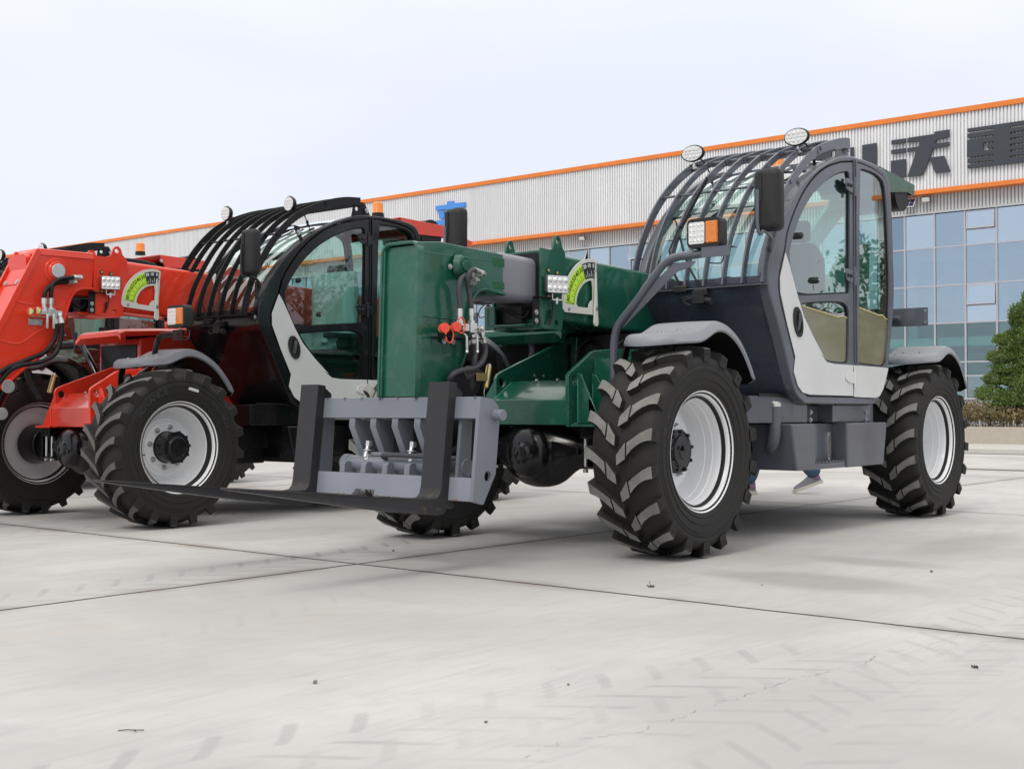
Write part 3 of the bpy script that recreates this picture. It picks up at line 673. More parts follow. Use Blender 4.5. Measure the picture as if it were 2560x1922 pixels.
def dead(X, Y, s_, lb, stalk=True):
    r = empty('dead_leaf', lb, 'leaf', 'dead leaves on the concrete'); r.location = on_ground('P', X, Y); rr = random.Random(int(X)); mb = MB(dl)
    for i in range(5):
        a = rr.uniform(0, 6.28); p = Vector((math.cos(a), math.sin(a), 0))*s_*.25; secs = []
        for j in range(5):
            t = j/4; w_ = s_*.28*math.sin(PI*(t*.85+.1)); q = p+Vector((math.cos(a), math.sin(a), 0))*s_*(t-.5)*.8+Vector((0, 0, .002+s_*.35*(t-.5)**2*2)); sd_ = Vector((-math.sin(a), math.cos(a), .3))
            secs.append([q-sd_*w_*.5+Vector((0,0,.003)), q, q+sd_*w_*.5+Vector((0,0,.003))])
        mb.loft([[Vector((v.x, v.y, max(.001, v.z))) for v in s2] for s2 in secs], False, False)
    mb.build('blade', r, recalc=False)
    if stalk: MB(dl).tube([(0, 0, .002), (-.1*s_, 0, s_*.4), (-.2*s_, 0, s_*.9)], .0012, 5).build('stalk', r)
dead(1627, 1468, .034, 'curled dark leaf with an upright stalk on the concrete in front of the big wheel')
dead(2441, 1670, .026, 'curled dark leaf on the concrete near the right edge', False)
mb = MB(dl); mb.tube([(-.03, 0, .003), (-.01, .004, .004), (.01, -.002, .005), (.035, .006, .003)], .0013, 5); mb.tube([(.01, -.002, .005), (.02, -.012, .004)], .001, 5)
tw = mb.build('twig'); tw.location = on_ground('P', 324, 1828); tag(tw, 'thin dry twig on the concrete at the lower left', 'twig')
# hairline crack
ck = un('P', 1300, 1890, V1, z=0); pts = [un('P', 1280+a/1.728, 1300+b/1.728, V1, z=0) for a, b in ((0,1050),(60,1020),(130,985),(240,955),(400,932),(560,915),(600,888),(740,845),(780,825),(900,790),(980,765),(1060,740),(1130,715),(1220,682),(1290,672),(1410,645),(1500,635),(1560,600),(1640,570),(1720,560),(1860,520),(1880,510),(1950,488))]
mb = MB(plain('crack_dirt', (.22,.21,.20), .95)); rr = random.Random(2); P_ = catmull(pts, 6); off = [rr.gauss(0, .006) for _ in P_]
for i in range(len(P_)-1):
    if mnoise.noise(Vector((i*.31, 2, 0))) < -.02: continue
    a, b = P_[i], P_[i+1]; n_ = Vector((-(b-a).y, (b-a).x, 0)).normalized(); wd = .0006+.0009*abs(mnoise.noise(Vector((i*.5, 0, 0)))); a = a+n_*off[i]; b = b+n_*off[i+1]
    mb.face([mb.v((a+n_*wd).to_2d().to_3d()+Vector((0,0,.002))), mb.v((a-n_*wd).to_2d().to_3d()+Vector((0,0,.002))), mb.v((b-n_*wd).to_2d().to_3d()+Vector((0,0,.002))), mb.v((b+n_*wd).to_2d().to_3d()+Vector((0,0,.002)))])
cr = mb.build('ground_crack', recalc=False); V1.place(cr); tag(cr, 'hairline crack across the foreground concrete', None, None, 'structure')
# ------------------------------------------------------------------ wheels (axis y, outer side +y)
def tyre_obj(parent, kind, flip, text):
    """one tyre: carcass plus tread lugs; kind 'mpt' = split blocks, 'ag' = long deep bars"""
    mb = MB(M['rubber'], M['lugtop'], M['luggrey'])
    half = [(.318,.150),(.325,.176),(.345,.188),(.385,.199),(.43,.206),(.47,.2075),(.478,.203),(.486,.2065),(.505,.205),(.525,.195),(.541,.172),(.549,.12),(.553,.06)]
    prof = half+[(r, -y) for r, y in reversed(half)]
    prof += [(.300,-.150),(.300,.150)]
    mb.lathe(prof, n=96, close=True)
    def Rb(w): return .553-.9*max(0, abs(w)-.05)**2
    def Rt(w): return (.592 if kind == 'mpt' else .590)-.45*max(0, abs(w)-.04)**2
    N = 18 if kind == 'mpt' else 20; dth = 2*PI/N; d_ = -1 if flip else 1
    def lug(side, th0, pts, hw_t, hw_b, mat_top, endcap=True):
        secs = []
        for (w, s_, k, rt, rb) in pts:
            th = th0+d_*s_/.57; w_ = w*side; rt = rt or Rt(w); rb = rb or Rb(w)-.012
            a, b = hw_t*k/.57, hw_b*k/.57; q = []
            for t, r in ((th-b, rb), (th-a, rt), (th+a, rt), (th+b, rb)): q.append(Vector((r*math.cos(t), w_, r*math.sin(t))))
            secs.append(q)
        rs = [[mb.v(p) for p in s2] for s2 in secs]
        for A, B in zip(rs, rs[1:]):
            for i in range(3):
                mb.mi = mat_top if i == 1 else 0; mb.face([A[i], A[i+1], B[i+1], B[i]])
        mb.mi = 0; mb.face(rs[0]); mb.face(list(reversed(rs[-1])))
    for k in range(N):
        for side in (1, -1):
            th = k*dth+(dth/2 if side < 0 else 0)
            if kind == 'mpt':
                lug(side, th, [(.006,-.004,.72,0,0),(.03,.016,.95,0,0),(.062,.046,1.22,0,0)], .035, .041, 1)
                lug(side, th, [(.071,.052,1.05,0,0),(.10,.078,.9,0,0),(.135,.103,.85,0,0),(.17,.122,.9,0,0),(.197,.131,1.0,0,0),(.2115,.134,1.05,.572,.50)], .031, .036, 1)
                # buttress ribs of the lug end, down the shoulder
                for q in (-.014, 0, .014):
                    t = th+d_*(.134+q)/.57
                    for r in (.545,): mb.mi = 0; mb.box((r*math.cos(t), side*.2118, r*math.sin(t)), (.005, .006, .005))
            else:
                lug(side, th, [(-.004,-.03,.75,0,0),(.012,-.006,1.35,0,0),(.03,.012,1.15,0,0),(.08,.056,.92,0,0),(.13,.090,.9,0,0),(.175,.112,1.0,0,0),(.200,.120,1.1,0,0),(.210,.122,1.15,.572,.49)], .0225, .040, 2)
    mb.use(M['rubber'])
    for s_, txt, ang0 in text:
        n = len(txt); da = .082*s_/.045 if s_ < .05 else .105
        for i, ch in enumerate(txt):
            if ch == ' ': continue
            a = ang0+(i-(n-1)/2)*da; r = .435
            ru, tu = Vector((math.cos(a), 0, math.sin(a))), Vector((math.sin(a), 0, -math.cos(a)))
            # seen from +y the reader's right is -x at the top of the wheel
            mb.use(M['tyretext']); add_text(mb, ch, s_*1.35, basis(ru*r+Vector((0,.2072,0)), -tu if True else tu, ru), .0016)
    mb.use(M['rubber'])
    for rr, yy in ((.405, .2035), (.365, .1945), (.452, .2075)): mb.lathe([(rr+.004, yy-.002), (rr+.002, yy+.0028), (rr-.002, yy+.0028), (rr-.004, yy-.002)], n=72, close=True)
    if kind == 'mpt':
        mb.use(M['rubber'])
        for a0 in (.9, 2.2, 3.5, 4.9, 5.9):
            pts = [(.468-.004*abs(i-3)**1.3-.0, a0+(i-3)*.045) for i in range(7)]; q = [(r*math.cos(a), r*math.sin(a)) for r, a in pts]+[(r*.965*math.cos(a), r*.965*math.sin(a)) for r, a in reversed(pts)]
            mb.yplate(q, .2045, .2078)
    if kind == 'ag':
        mb.use(M['white']); a = R_(109); c = Vector((.44*math.cos(a), .2085, .44*math.sin(a))); ru, tu = Vector((math.cos(a), 0, math.sin(a))), Vector((-math.sin(a), 0, math.cos(a)))
        mb.poly3([c+tu*.045+ru*.012, c-tu*.045+ru*.012, c-tu*.045-ru*.012, c+tu*.045-ru*.012], (0, .0015, 0))
    return mb.build('tyre', parent, sharp=30)
def rim_obj(parent, kind, hub_in=0):
    mb = MB(M['rim'])
    if kind == 'mpt':
        prof = [(.118,-.035),(.20,-.030),(.235,-.040),(.262,-.060),(.272,-.062),(.275,-.02),(.278,.03),(.282,.034),(.285,.075),(.291,.082),(.296,.12),(.312,.150),(.316,.164),(.328,.176),(.338,.186),(.345,.184),(.347,.176)]
    else:
        prof = [(.110,.018),(.165,.02),(.190,.014),(.197,.004),(.218,.001),(.228,-.012),(.250,-.02),(.262,.02),(.283,.052),(.287,.060),(.292,.098),(.300,.104),(.312,.150),(.318,.168),(.330,.178),(.340,.187),(.346,.182),(.347,.174)]
    back = [(.30,.10),(.29,.0),(.29,-.09),(.305,-.13),(.318,-.165),(.340,-.186),(.346,-.180),(.335,-.168),(.318,-.150),(.300,-.12),(.275,-.09),(.262,-.078),(.20,-.05),(.118,-.05)]
    mb.lathe(prof+[(.33,.16),(.31,.12)]+back, n=72, close=True)
    mb.use(M['greyplastic']).tube([(.30, .10, -.02), (.27, .14, -.02)], .005, 6)
    o = mb.build('rim', parent, sharp=28)
    mb = MB(M['black'])
    if kind == 'mpt':
        mb.lathe([(.001,.100),(.045,.100),(.050,.094),(.088,.092),(.094,.084),(.096,.076),(.118,.074),(.122,.068),(.122,-.045),(.001,-.045)], n=40)
        for k in range(9): a = 2*PI*k/9+.2; mb.cyl((.112*math.cos(a), .06, .112*math.sin(a)), (.112*math.cos(a), .088, .112*math.sin(a)), .011, n=6)
        for k in range(10): a = 2*PI*k/10; mb.box((.118*math.cos(a), .05, .118*math.sin(a)), (.018, .034, .018))
        mb.cyl((.02, .10, .02), (.02, .118, .02), .016, n=6)
    else:
        mb.lathe([(.001,.165),(.070,.165),(.076,.160),(.080,.150),(.086,.148),(.112,.146),(.116,.140),(.116,.118),(.110,.112),(.112,.03),(.120,.018),(.120,-.03),(.001,-.03)], n=44)
        for k in range(10): a = 2*PI*k/10; mb.box((.113*math.cos(a), .132, .113*math.sin(a)), (.020, .032, .020))
        mb.cyl((.01, .165, -.02), (.01, .172, -.02), .012, n=6)
    mb.xform(Matrix.Translation((0, -hub_in, 0))); h = mb.build('hub', parent, .002, sharp=30)
    mb = MB(M['boltsteel'])
    R0, yb = (.155, -.035) if kind == 'mpt' else (.152, .018)
    for k in range(8):
        a = 2*PI*(k+.35)/8; c = Vector((R0*math.cos(a), yb, R0*math.sin(a))); mb.cyl(c, c+Vector((0,.008,0)), .019, n=12); mb.cyl(c, c+Vector((0,.024,0)), .0125, n=6); mb.cyl(c, c+Vector((0,.036,0)), .006, n=8)
    build_split(mb, 'wheel_nut', parent, .045)
def wheel(root, x, side, kind, text=(), spin=0, steer=0, S_={}):
    w_ = empty('wheel', parent=root); w_.location = (x, side*.93-.065+(S_.get('wl_', 0) if side > 0 else S_.get('wr_', 0)), .592); w_.rotation_euler = (0, spin, steer+(0 if side > 0 else PI))
    tyre_obj(w_, kind, side < 0, text); rim_obj(w_, kind, (.035 if x > -1 else .115) if kind == 'mpt' else 0); return w_

# ------------------------------------------------------------------ cab outlines measured once (side plane y = 1.02)
YC = 1.02
OUTA = [('R',950,345),('R',860,325),('R',800,275),('R',755,205),('R',715,90),('A',1290,1640),('A',1245,1450),('A',1200,1290),('A',1172,1180),('A',1168,1070),('A',1180,960),('A',1212,830),('A',1262,690),('A',1330,550),('A',1425,415),('A',1530,322),('A',1640,258),('A',1700,247),('A',1770,258),('A',1860,288),('A',1930,322),('A',1980,366),('A',2002,430),('A',2012,520),('A',2022,700),('A',2030,1000),('A',2034,1200),('A',2024,1380),('I',290,480),('I',268,620),('I',240,690),('I',205,728),('R',1700,352)]
OUT = [xz([un(k, X, Y, y=YC)])[0] for k, X, Y in OUTA]
INA = [('R',950,255),('R',885,222),('R',845,180),('R',812,90),('A',1345,1640),('A',1290,1420),('A',1245,1230),('A',1238,1080),('A',1275,905),('A',1292,790),('A',1335,655),('A',1400,510),('A',1480,395),('A',1560,328),('A',1640,296),('A',1700,287),('A',1780,292),('A',1860,322),('A',1925,360),('A',1965,402),('A',1984,470),('A',1998,700),('A',2006,1000),('A',2010,1200),('A',1998,1400),('I',270,520),('I',246,640),('I',215,690),('I',170,700),('R',1500,262)]
INN = [xz([un(k, X, Y, y=YC)])[0] for k, X, Y in INA]
def csm(pts, k=3):     # smooth closed outline
    n = len(pts); out = []
    for i in range(n):
        p0, p1, p2, p3 = [Vector((*pts[(i+j) % n], 0)) for j in (-1, 0, 1, 2)]
        for j in range(k):
            t = j/k; q = .5*((2*p1)+(p2-p0)*t+(2*p0-5*p1+4*p2-p3)*t*t+(3*p1-p0-3*p2+p3)*t**3); out.append((q.x, q.y))
    return out
OUTS, INS = csm(OUT), csm(INN)
def chaik(pts, n=0):
    for _ in range(2):
        out = []
        for i in range(len(pts)):
            a, b = pts[i], pts[(i+1) % len(pts)]; out += [(a[0]*.75+b[0]*.25, a[1]*.75+b[1]*.25), (a[0]*.25+b[0]*.75, a[1]*.25+b[1]*.75)]
        pts = out
    return pts
def YP(pts, y=YC): return [xz([un(*p, y=y)])[0] for p in pts]
WIN_UP = chaik(YP([('A',1727,356),('A',1690,354),('A',1640,366),('A',1560,414),('A',1480,494),('A',1410,604),('A',1352,740),('A',1314,870),('A',1305,950),('A',1330,1080),('A',1362,1200),('A',1378,1216),('A',1550,1206),('A',1715,1200),('A',1727,1190),('A',1727,1000),('A',1727,600)]), 3)
WIN_LO = chaik(YP([('A',1720,1256),('A',1560,1252),('A',1400,1262),('A',1388,1280),('A',1425,1382),('A',1480,1500),('A',1545,1620),('B',1338,200),('B',1362,228),('B',1400,236),('B',1470,240),('B',1482,232),('B',1484,150),('B',1486,50)]), 3)
WIN_RE = chaik(YP([('A',1797,345),('A',1808,335),('A',1880,358),('A',1935,392),('A',1966,440),('A',1980,560),('A',1992,800),('A',2000,1050),('A',2002,1200),('A',1994,1370),('B',1715,50),('B',1700,180),('B',1686,252),('B',1660,258),('B',1545,244),('B',1536,230),('B',1536,50),('A',1792,1200),('A',1792,700)]), 3)
WHITE_F = YP([('A',1275,915),('A',1238,1085),('A',1240,1190),('A',1290,1420),('A',1345,1640),('B',1178,290),('B',1200,365),('B',1225,400),('B',1262,412),('B',1380,416),('B',1505,420),('B',1505,250),('B',1400,243),('B',1360,232),('B',1325,185),('A',1545,1640),('A',1470,1500),('A',1405,1360),('A',1362,1225),('A',1325,1085),('A',1297,980)])
WHITE_R = YP([('B',1510,250),('B',1510,424),('B',1560,428),('B',1630,430),('B',1652,420),('B',1672,380),('B',1690,310),('B',1700,266),('B',1620,258)])
# windscreen / roof line: the front part of the outer outline
FRONT = OUTS[3*9:3*18+1]           # windscreen base ... roof crown
FP = OUTS[3*1:3*9+1]               # front apron below the windscreen
ROOF = OUTS[3*17:3*22+1]
def sheet(mb, prof, ys, insets, closed=False):
    """surface swept sideways from a side profile; insets move it inward (towards the cab centre) per station"""
    cx, cz = -1.95, 1.7; secs = []
    for y, d in zip(ys, insets):
        row = []
        for i, p in enumerate(prof):
            a = Vector(prof[max(i-1, 0)]); b = Vector(prof[min(i+1, len(prof)-1)]); t = (b-a).normalized(); n = Vector((t.y, -t.x))
            if n.dot(Vector((cx, cz))-Vector(p)) < 0: n = -n
            row.append(Vector((p[0]+n.x*d, y, p[1]+n.y*d)))
        secs.append(row)
    mb.loft(secs, cap=False, closed=False)
def slab(mb, prof, ys, insets, th):
    """the same, but a closed solid of thickness th"""
    cx, cz = -1.95, 1.7; secs = []
    for y, d in zip(ys, insets):
        o_, i_ = [], []
        for i, p in enumerate(prof):
            a = Vector(prof[max(i-1, 0)]); b = Vector(prof[min(i+1, len(prof)-1)]); t = (b-a).normalized(); n = Vector((t.y, -t.x))
            if n.dot(Vector((cx, cz))-Vector(p)) < 0: n = -n
            o_.append(Vector((p[0]+n.x*d, y, p[1]+n.y*d))); i_.append(Vector((p[0]+n.x*(d+th), y, p[1]+n.y*(d+th))))
        secs.append(o_+list(reversed(i_)))
    mb.loft(secs)
GU = [xz([un('A', a, b, y=.03)])[0] for a, b in ((210,1183),(226,1050),(262,880),(318,720),(385,580),(460,470),(540,380),(620,315))]+[xz([un('A', a, b, y=.99)])[0] for a, b in ((1500,180),(1600,140),(1680,124),(1722,128))]
def headlamp(root, c, S, amber_side, lensname='lens'):
    """square lamp with an amber indicator wrapped round its outer corner"""
    cx, cy, cz = c; r = empty('headlight', parent=root)
    mb = MB(M['blackplastic']); pts = rrect(.215, .165, .03, 4); mb.xplate([(cy+p[0], cz+p[1]) for p in pts], cx-.075, cx, ); mb.xplate([(cy+p[0], cz+p[1]) for p in rrect(.17, .12, .02)], cx-.10, cx-.074); mb.build('housing', r, .008)
    mb = MB(M['lens']); k = amber_side
    for i in range(4):
        for j in range(4):
            p = (cx+.001, cy-k*.080+k*(i*.0245), cz-.043+j*.0287); mb.sphere((p[0]-.004, p[1], p[2]), .0135, 10, 6, (.75, 1, 1))
    mb.xplate([(cy+p[0]-k*.043, cz+p[1]) for p in rrect(.102, .122, .012)], cx-.004, cx+.0045); mb.build('lens', r, .003)
    mb = MB(M['amber']); a0 = cy+k*.018; w = .074
    mb.loft([[Vector((cx+dx, a0+k*w*t, cz+zz)) for dx, zz in ((.000, -.063), (.012, -.059), (.012, .059), (.000, .063), (-.06, .063), (-.06, -.063))] for t in (0, .6, .9)]+[[Vector((cx+dx-.018, a0+k*w*1.06, cz+zz)) for dx, zz in ((.000, -.058), (.004, -.054), (.004, .054), (.000, .058), (-.04, .058), (-.04, -.058))]])
    mb.build('indicator', r, .004)
    mb = MB(M['boltsteel']); mb.cyl((cx-.04, cy, cz-.082), (cx-.04, cy, cz-.135), .009, n=10); mb.cyl((cx-.04, cy, cz-.10), (cx-.04, cy, cz-.112), .017, n=6); mb.build('mount_bolt', r)
    mb = MB(M['hose']); mb.tube([(cx-.06, cy+k*.03, cz-.07), (cx-.06, cy+k*.09, cz-.12), (cx-.05, cy+k*.08, cz-.17), (cx-.045, cy+k*.01, cz-.165)], .004, 6); mb.build('cable', r)
    return r
def fender(root, xc, side, mat):
    """shelf at the front, hump over the tyre, curved down behind"""
    s_ = side; y_in, y_out = s_*.68-.04, s_*1.13-.04
    prof = [(.335,1.238),(.28,1.246),(.20,1.253),(.12,1.258),(.06,1.268),(.0,1.292),(-.06,1.318),(-.14,1.332),(-.23,1.320),(-.33,1.278),(-.42,1.215),(-.50,1.128),(-.555,1.05),(-.585,.985)]
    P_ = [Vector((p[0], 0, p[1])) for p in sm2(prof, 5)]; n = len(P_); S_ = [0]
    for i in range(1, n): S_.append(S_[-1]+(P_[i]-P_[i-1]).length)
    st = [S_[-1]*0+x for x in (.0, .004, .012, .025, .045, .07, .10, .14, .18, .22)]+[.22+(S_[-1]-.22)*i/24 for i in range(1, 25)]
    def at(s_):
        for i in range(n-1):
            if S_[i+1] >= s_-1e-9: u = (s_-S_[i])/(S_[i+1]-S_[i]); return P_[i].lerp(P_[i+1], u), (P_[i+1]-P_[i]).normalized()
        return P_[-1], (P_[-1]-P_[-2]).normalized()
    W = (y_out-y_in)/2*s_ ; yc_ = (y_in+y_out)/2; W = abs(y_out-y_in)/2; NV = 16; top, bot = [], []; LE = S_[-1]
    for q in st:
        p, t = at(q); nn = Vector((t.z, 0, -t.x)); nn = -nn if nn.z < 0 else nn; nn = nn.lerp(Vector((0, 0, 1)), max(0, 1-q/.35)).normalized()
        hw = W*math.sqrt(max(.0006, 1-max(0, 1-q/.22)**2)); hr = W*math.sqrt(max(.02, 1-max(0, 1-(LE-q)/.05)**2*.5)); hw = min(hw, hr); r1, r2 = [], []
        for k in range(NV+1):
            v = -1+2*k/NV; v = math.sin(v*PI/2)*.35+v*.65; y = hw*v; de = W-abs(y)
            if q < .22: de = min(de, (1-math.sqrt(((.22-q)/.22)**2+(y/W)**2))*.2)
            de = max(0, min(de, (LE-q)+.02)); k_ = max(0, 1-de/.045); dr = .052*(1-math.sqrt(max(0, 1-k_*k_)))+.004*(abs(v)**2)
            base = Vector((xc, yc_, 0))+p+Vector((0, y, 0)); r1.append(base-nn*dr); th = .010; r2.append(base-nn*(dr+th)-Vector((0, math.copysign(min(abs(y), .008*k_), y), 0)))
        top.append(r1); bot.append(r2)
    mb = MB(mat, M['satin']); T_ = [[mb.v(p) for p in r] for r in top]; B_ = [[mb.v(p) for p in r] for r in bot]  # underside coloured black for the shade beneath the fender
    for i in range(len(st)-1):
        for k in range(NV):
            mb.mi = 0; mb.face([T_[i][k], T_[i][k+1], T_[i+1][k+1], T_[i+1][k]]); mb.mi = 1; mb.face([B_[i][k], B_[i+1][k], B_[i+1][k+1], B_[i][k+1]])
        mb.mi = 0; mb.face([T_[i][0], T_[i+1][0], B_[i+1][0], B_[i][0]]); mb.face([T_[i][NV], B_[i][NV], B_[i+1][NV], T_[i+1][NV]])
    for k in range(NV): mb.face([T_[0][k], B_[0][k], B_[0][k+1], T_[0][k+1]]); mb.face([T_[-1][k], T_[-1][k+1], B_[-1][k+1], B_[-1][k]])
    o = mb.build('fender', root, sharp=50)
    mb = MB(M['boltsteel'])
    for dx in (.20, .04):
        for yy in (y_in+side*.15, y_in+side*.28): z_ = 1.250 if dx > .1 else 1.272; mb.cyl((xc+dx, yy, z_-.004), (xc+dx, yy, z_+.005), .013, n=12); mb.cyl((xc+dx, yy, z_), (xc+dx, yy, z_+.009), .007, n=6)
    build_split(mb, 'bolt', o)
    mb = MB(M['satin']); mb.bar([(xc+.16, y_in+side*.03, 1.25), (xc+.15, y_in-side*.02, 1.10), (xc+.10, y_in-side*.10, .95)], .05, .012, (1, 0, 0)); mb.bar([(xc-.35, y_in+side*.03, 1.24), (xc-.30, y_in-side*.06, 1.05)], .05, .012, (1, 0, 0)); build_split(mb, 'fender_bracket', root, .12)
    return o
def gauge(root, y, A0=None, pts=None):
    """boom angle gauge: quarter plate with lime/dark scale and hanging pointer; pts from photo = (pivot corner, top right, lower left)"""
    piv, sx = pts; X = lambda p: (piv[0]-0+p[0]*sx, piv[1]+p[1]*sx)    # unit: R outer = 1, forward = +x
    rot = R_(A0); cr, sr = math.cos(rot), math.sin(rot); Y_ = lambda p: X((p[0]*cr-p[1]*sr, p[0]*sr+p[1]*cr))
    def arc(r, a0, a1, n=14): return [(r*math.cos(R_(a0+(a1-a0)*i/n)), r*math.sin(R_(a0+(a1-a0)*i/n))) for i in range(n+1)]
    g_ = empty('angle_gauge', parent=root); mb = MB(M['gaugegrey'])
    out = arc(1.0, 2, 88)+[(-.02, 1.0), (-.13, .97), (-.13, -.13), (.93, -.13), (1.0, -.06)]
    hole = arc(.56, 6, 86)+[(.0, .42), (.0, .17), (.07, .14), (.13, .07), (.15, .0), (.5, .0)]
    mb.yplate([Y_(p) for p in out], y, y+.006, [[Y_(p) for p in hole]]); mb.build('plate', g_, .0015)
    mb = MB(M['lime']); mb.yplate([Y_(p) for p in arc(.93, 3, 66)+list(reversed(arc(.61, 3, 66)))], y+.0062, y+.0072); mb.build('lime_scale', g_)
    mb = MB(M['sticker_dark']); mb.yplate([Y_(p) for p in arc(.93, 66.3, 95, 8)+list(reversed(arc(.61, 66.3, 95, 8)))], y+.0062, y+.0072); mb.build('dark_scale', g_)
    mb = MB(M['inkblack'], M['inkwhite'])
    def put(txt, a, r, s_, mat):
        s_ *= .84
        mb.use(mat); a = R_(a); c = Y_((r*math.cos(a), r*math.sin(a))); a2 = a+rot
        ru = Vector((math.cos(a2), 0, math.sin(a2))); tu = Vector((-math.sin(a2), 0, math.cos(a2)))
        add_text(mb, txt, s_*sx*1.1, basis((c[0], y+.0076, c[1]), tu, ru, (0, 1, 0)), .0002, .0007)
    for i, v in enumerate((80, 70, 60, 50, 40, 30)): put(str(v), 10+i*10.2, .835, .15, M['inkblack'])
    for v, a in ((20, 71), (10, 81), (0, 91)): put(str(v), a, .86, .12, M['inkwhite'])
    def tick(a, r0, r1, mat, w_=.005):
        mb.use(mat); a = R_(a); d = Vector((math.cos(a), math.sin(a))); n = Vector((-d.y, d.x))*w_
        mb.yplate([Y_(p) for p in (d*r0-n, d*r1-n, d*r1+n, d*r0+n)], y+.0073, y+.0077)
    for i in range(13): tick(6+i*4.9, .64, .76 if i % 2 == 0 else .70, M['inkblack'])
    tick(4, .64, .93, M['inkblack'])
    for i in range(5): tick(70+i*5.2, .64, .76 if i % 2 else .70, M['inkwhite'])
    mb.use(M['inkblack']); mb.yplate([Y_(p) for p in arc(.645, 4, 66)+list(reversed(arc(.636, 4, 66)))], y+.0073, y+.0077); mb.build('scale_marking', g_)
    mb = MB(M['gaugegrey']); c = Y_((-.05, .0)); L = sx
    mb.yplate([(c[0]-.012*L, c[1]+.74*L), (c[0]+.012*L, c[1]+.74*L), (c[0]+.05*L, c[1]), (c[0]+.075*L, c[1]-.30*L), (c[0]+.04*L, c[1]-.36*L), (c[0]-.04*L, c[1]-.36*L), (c[0]-.075*L, c[1]-.30*L), (c[0]-.05*L, c[1])], y+.012, y+.024)
    mb.cyl((c[0], y+.004, c[1]), (c[0], y+.013, c[1]), .03*L, n=12); mb.build('pointer', g_, .003)
    mb = MB(M['boltsteel']); mb.hexbolt((c[0], y+.024, c[1]), (0, 1, 0), .03*L, .007)
    for p in ((.80, -.06), (-.07, .75)): q = Y_(p); mb.hexbolt((q[0], y+.006, q[1]), (0, 1, 0), .025*L, .006)
    build_split(mb, 'bolt', g_); return g_
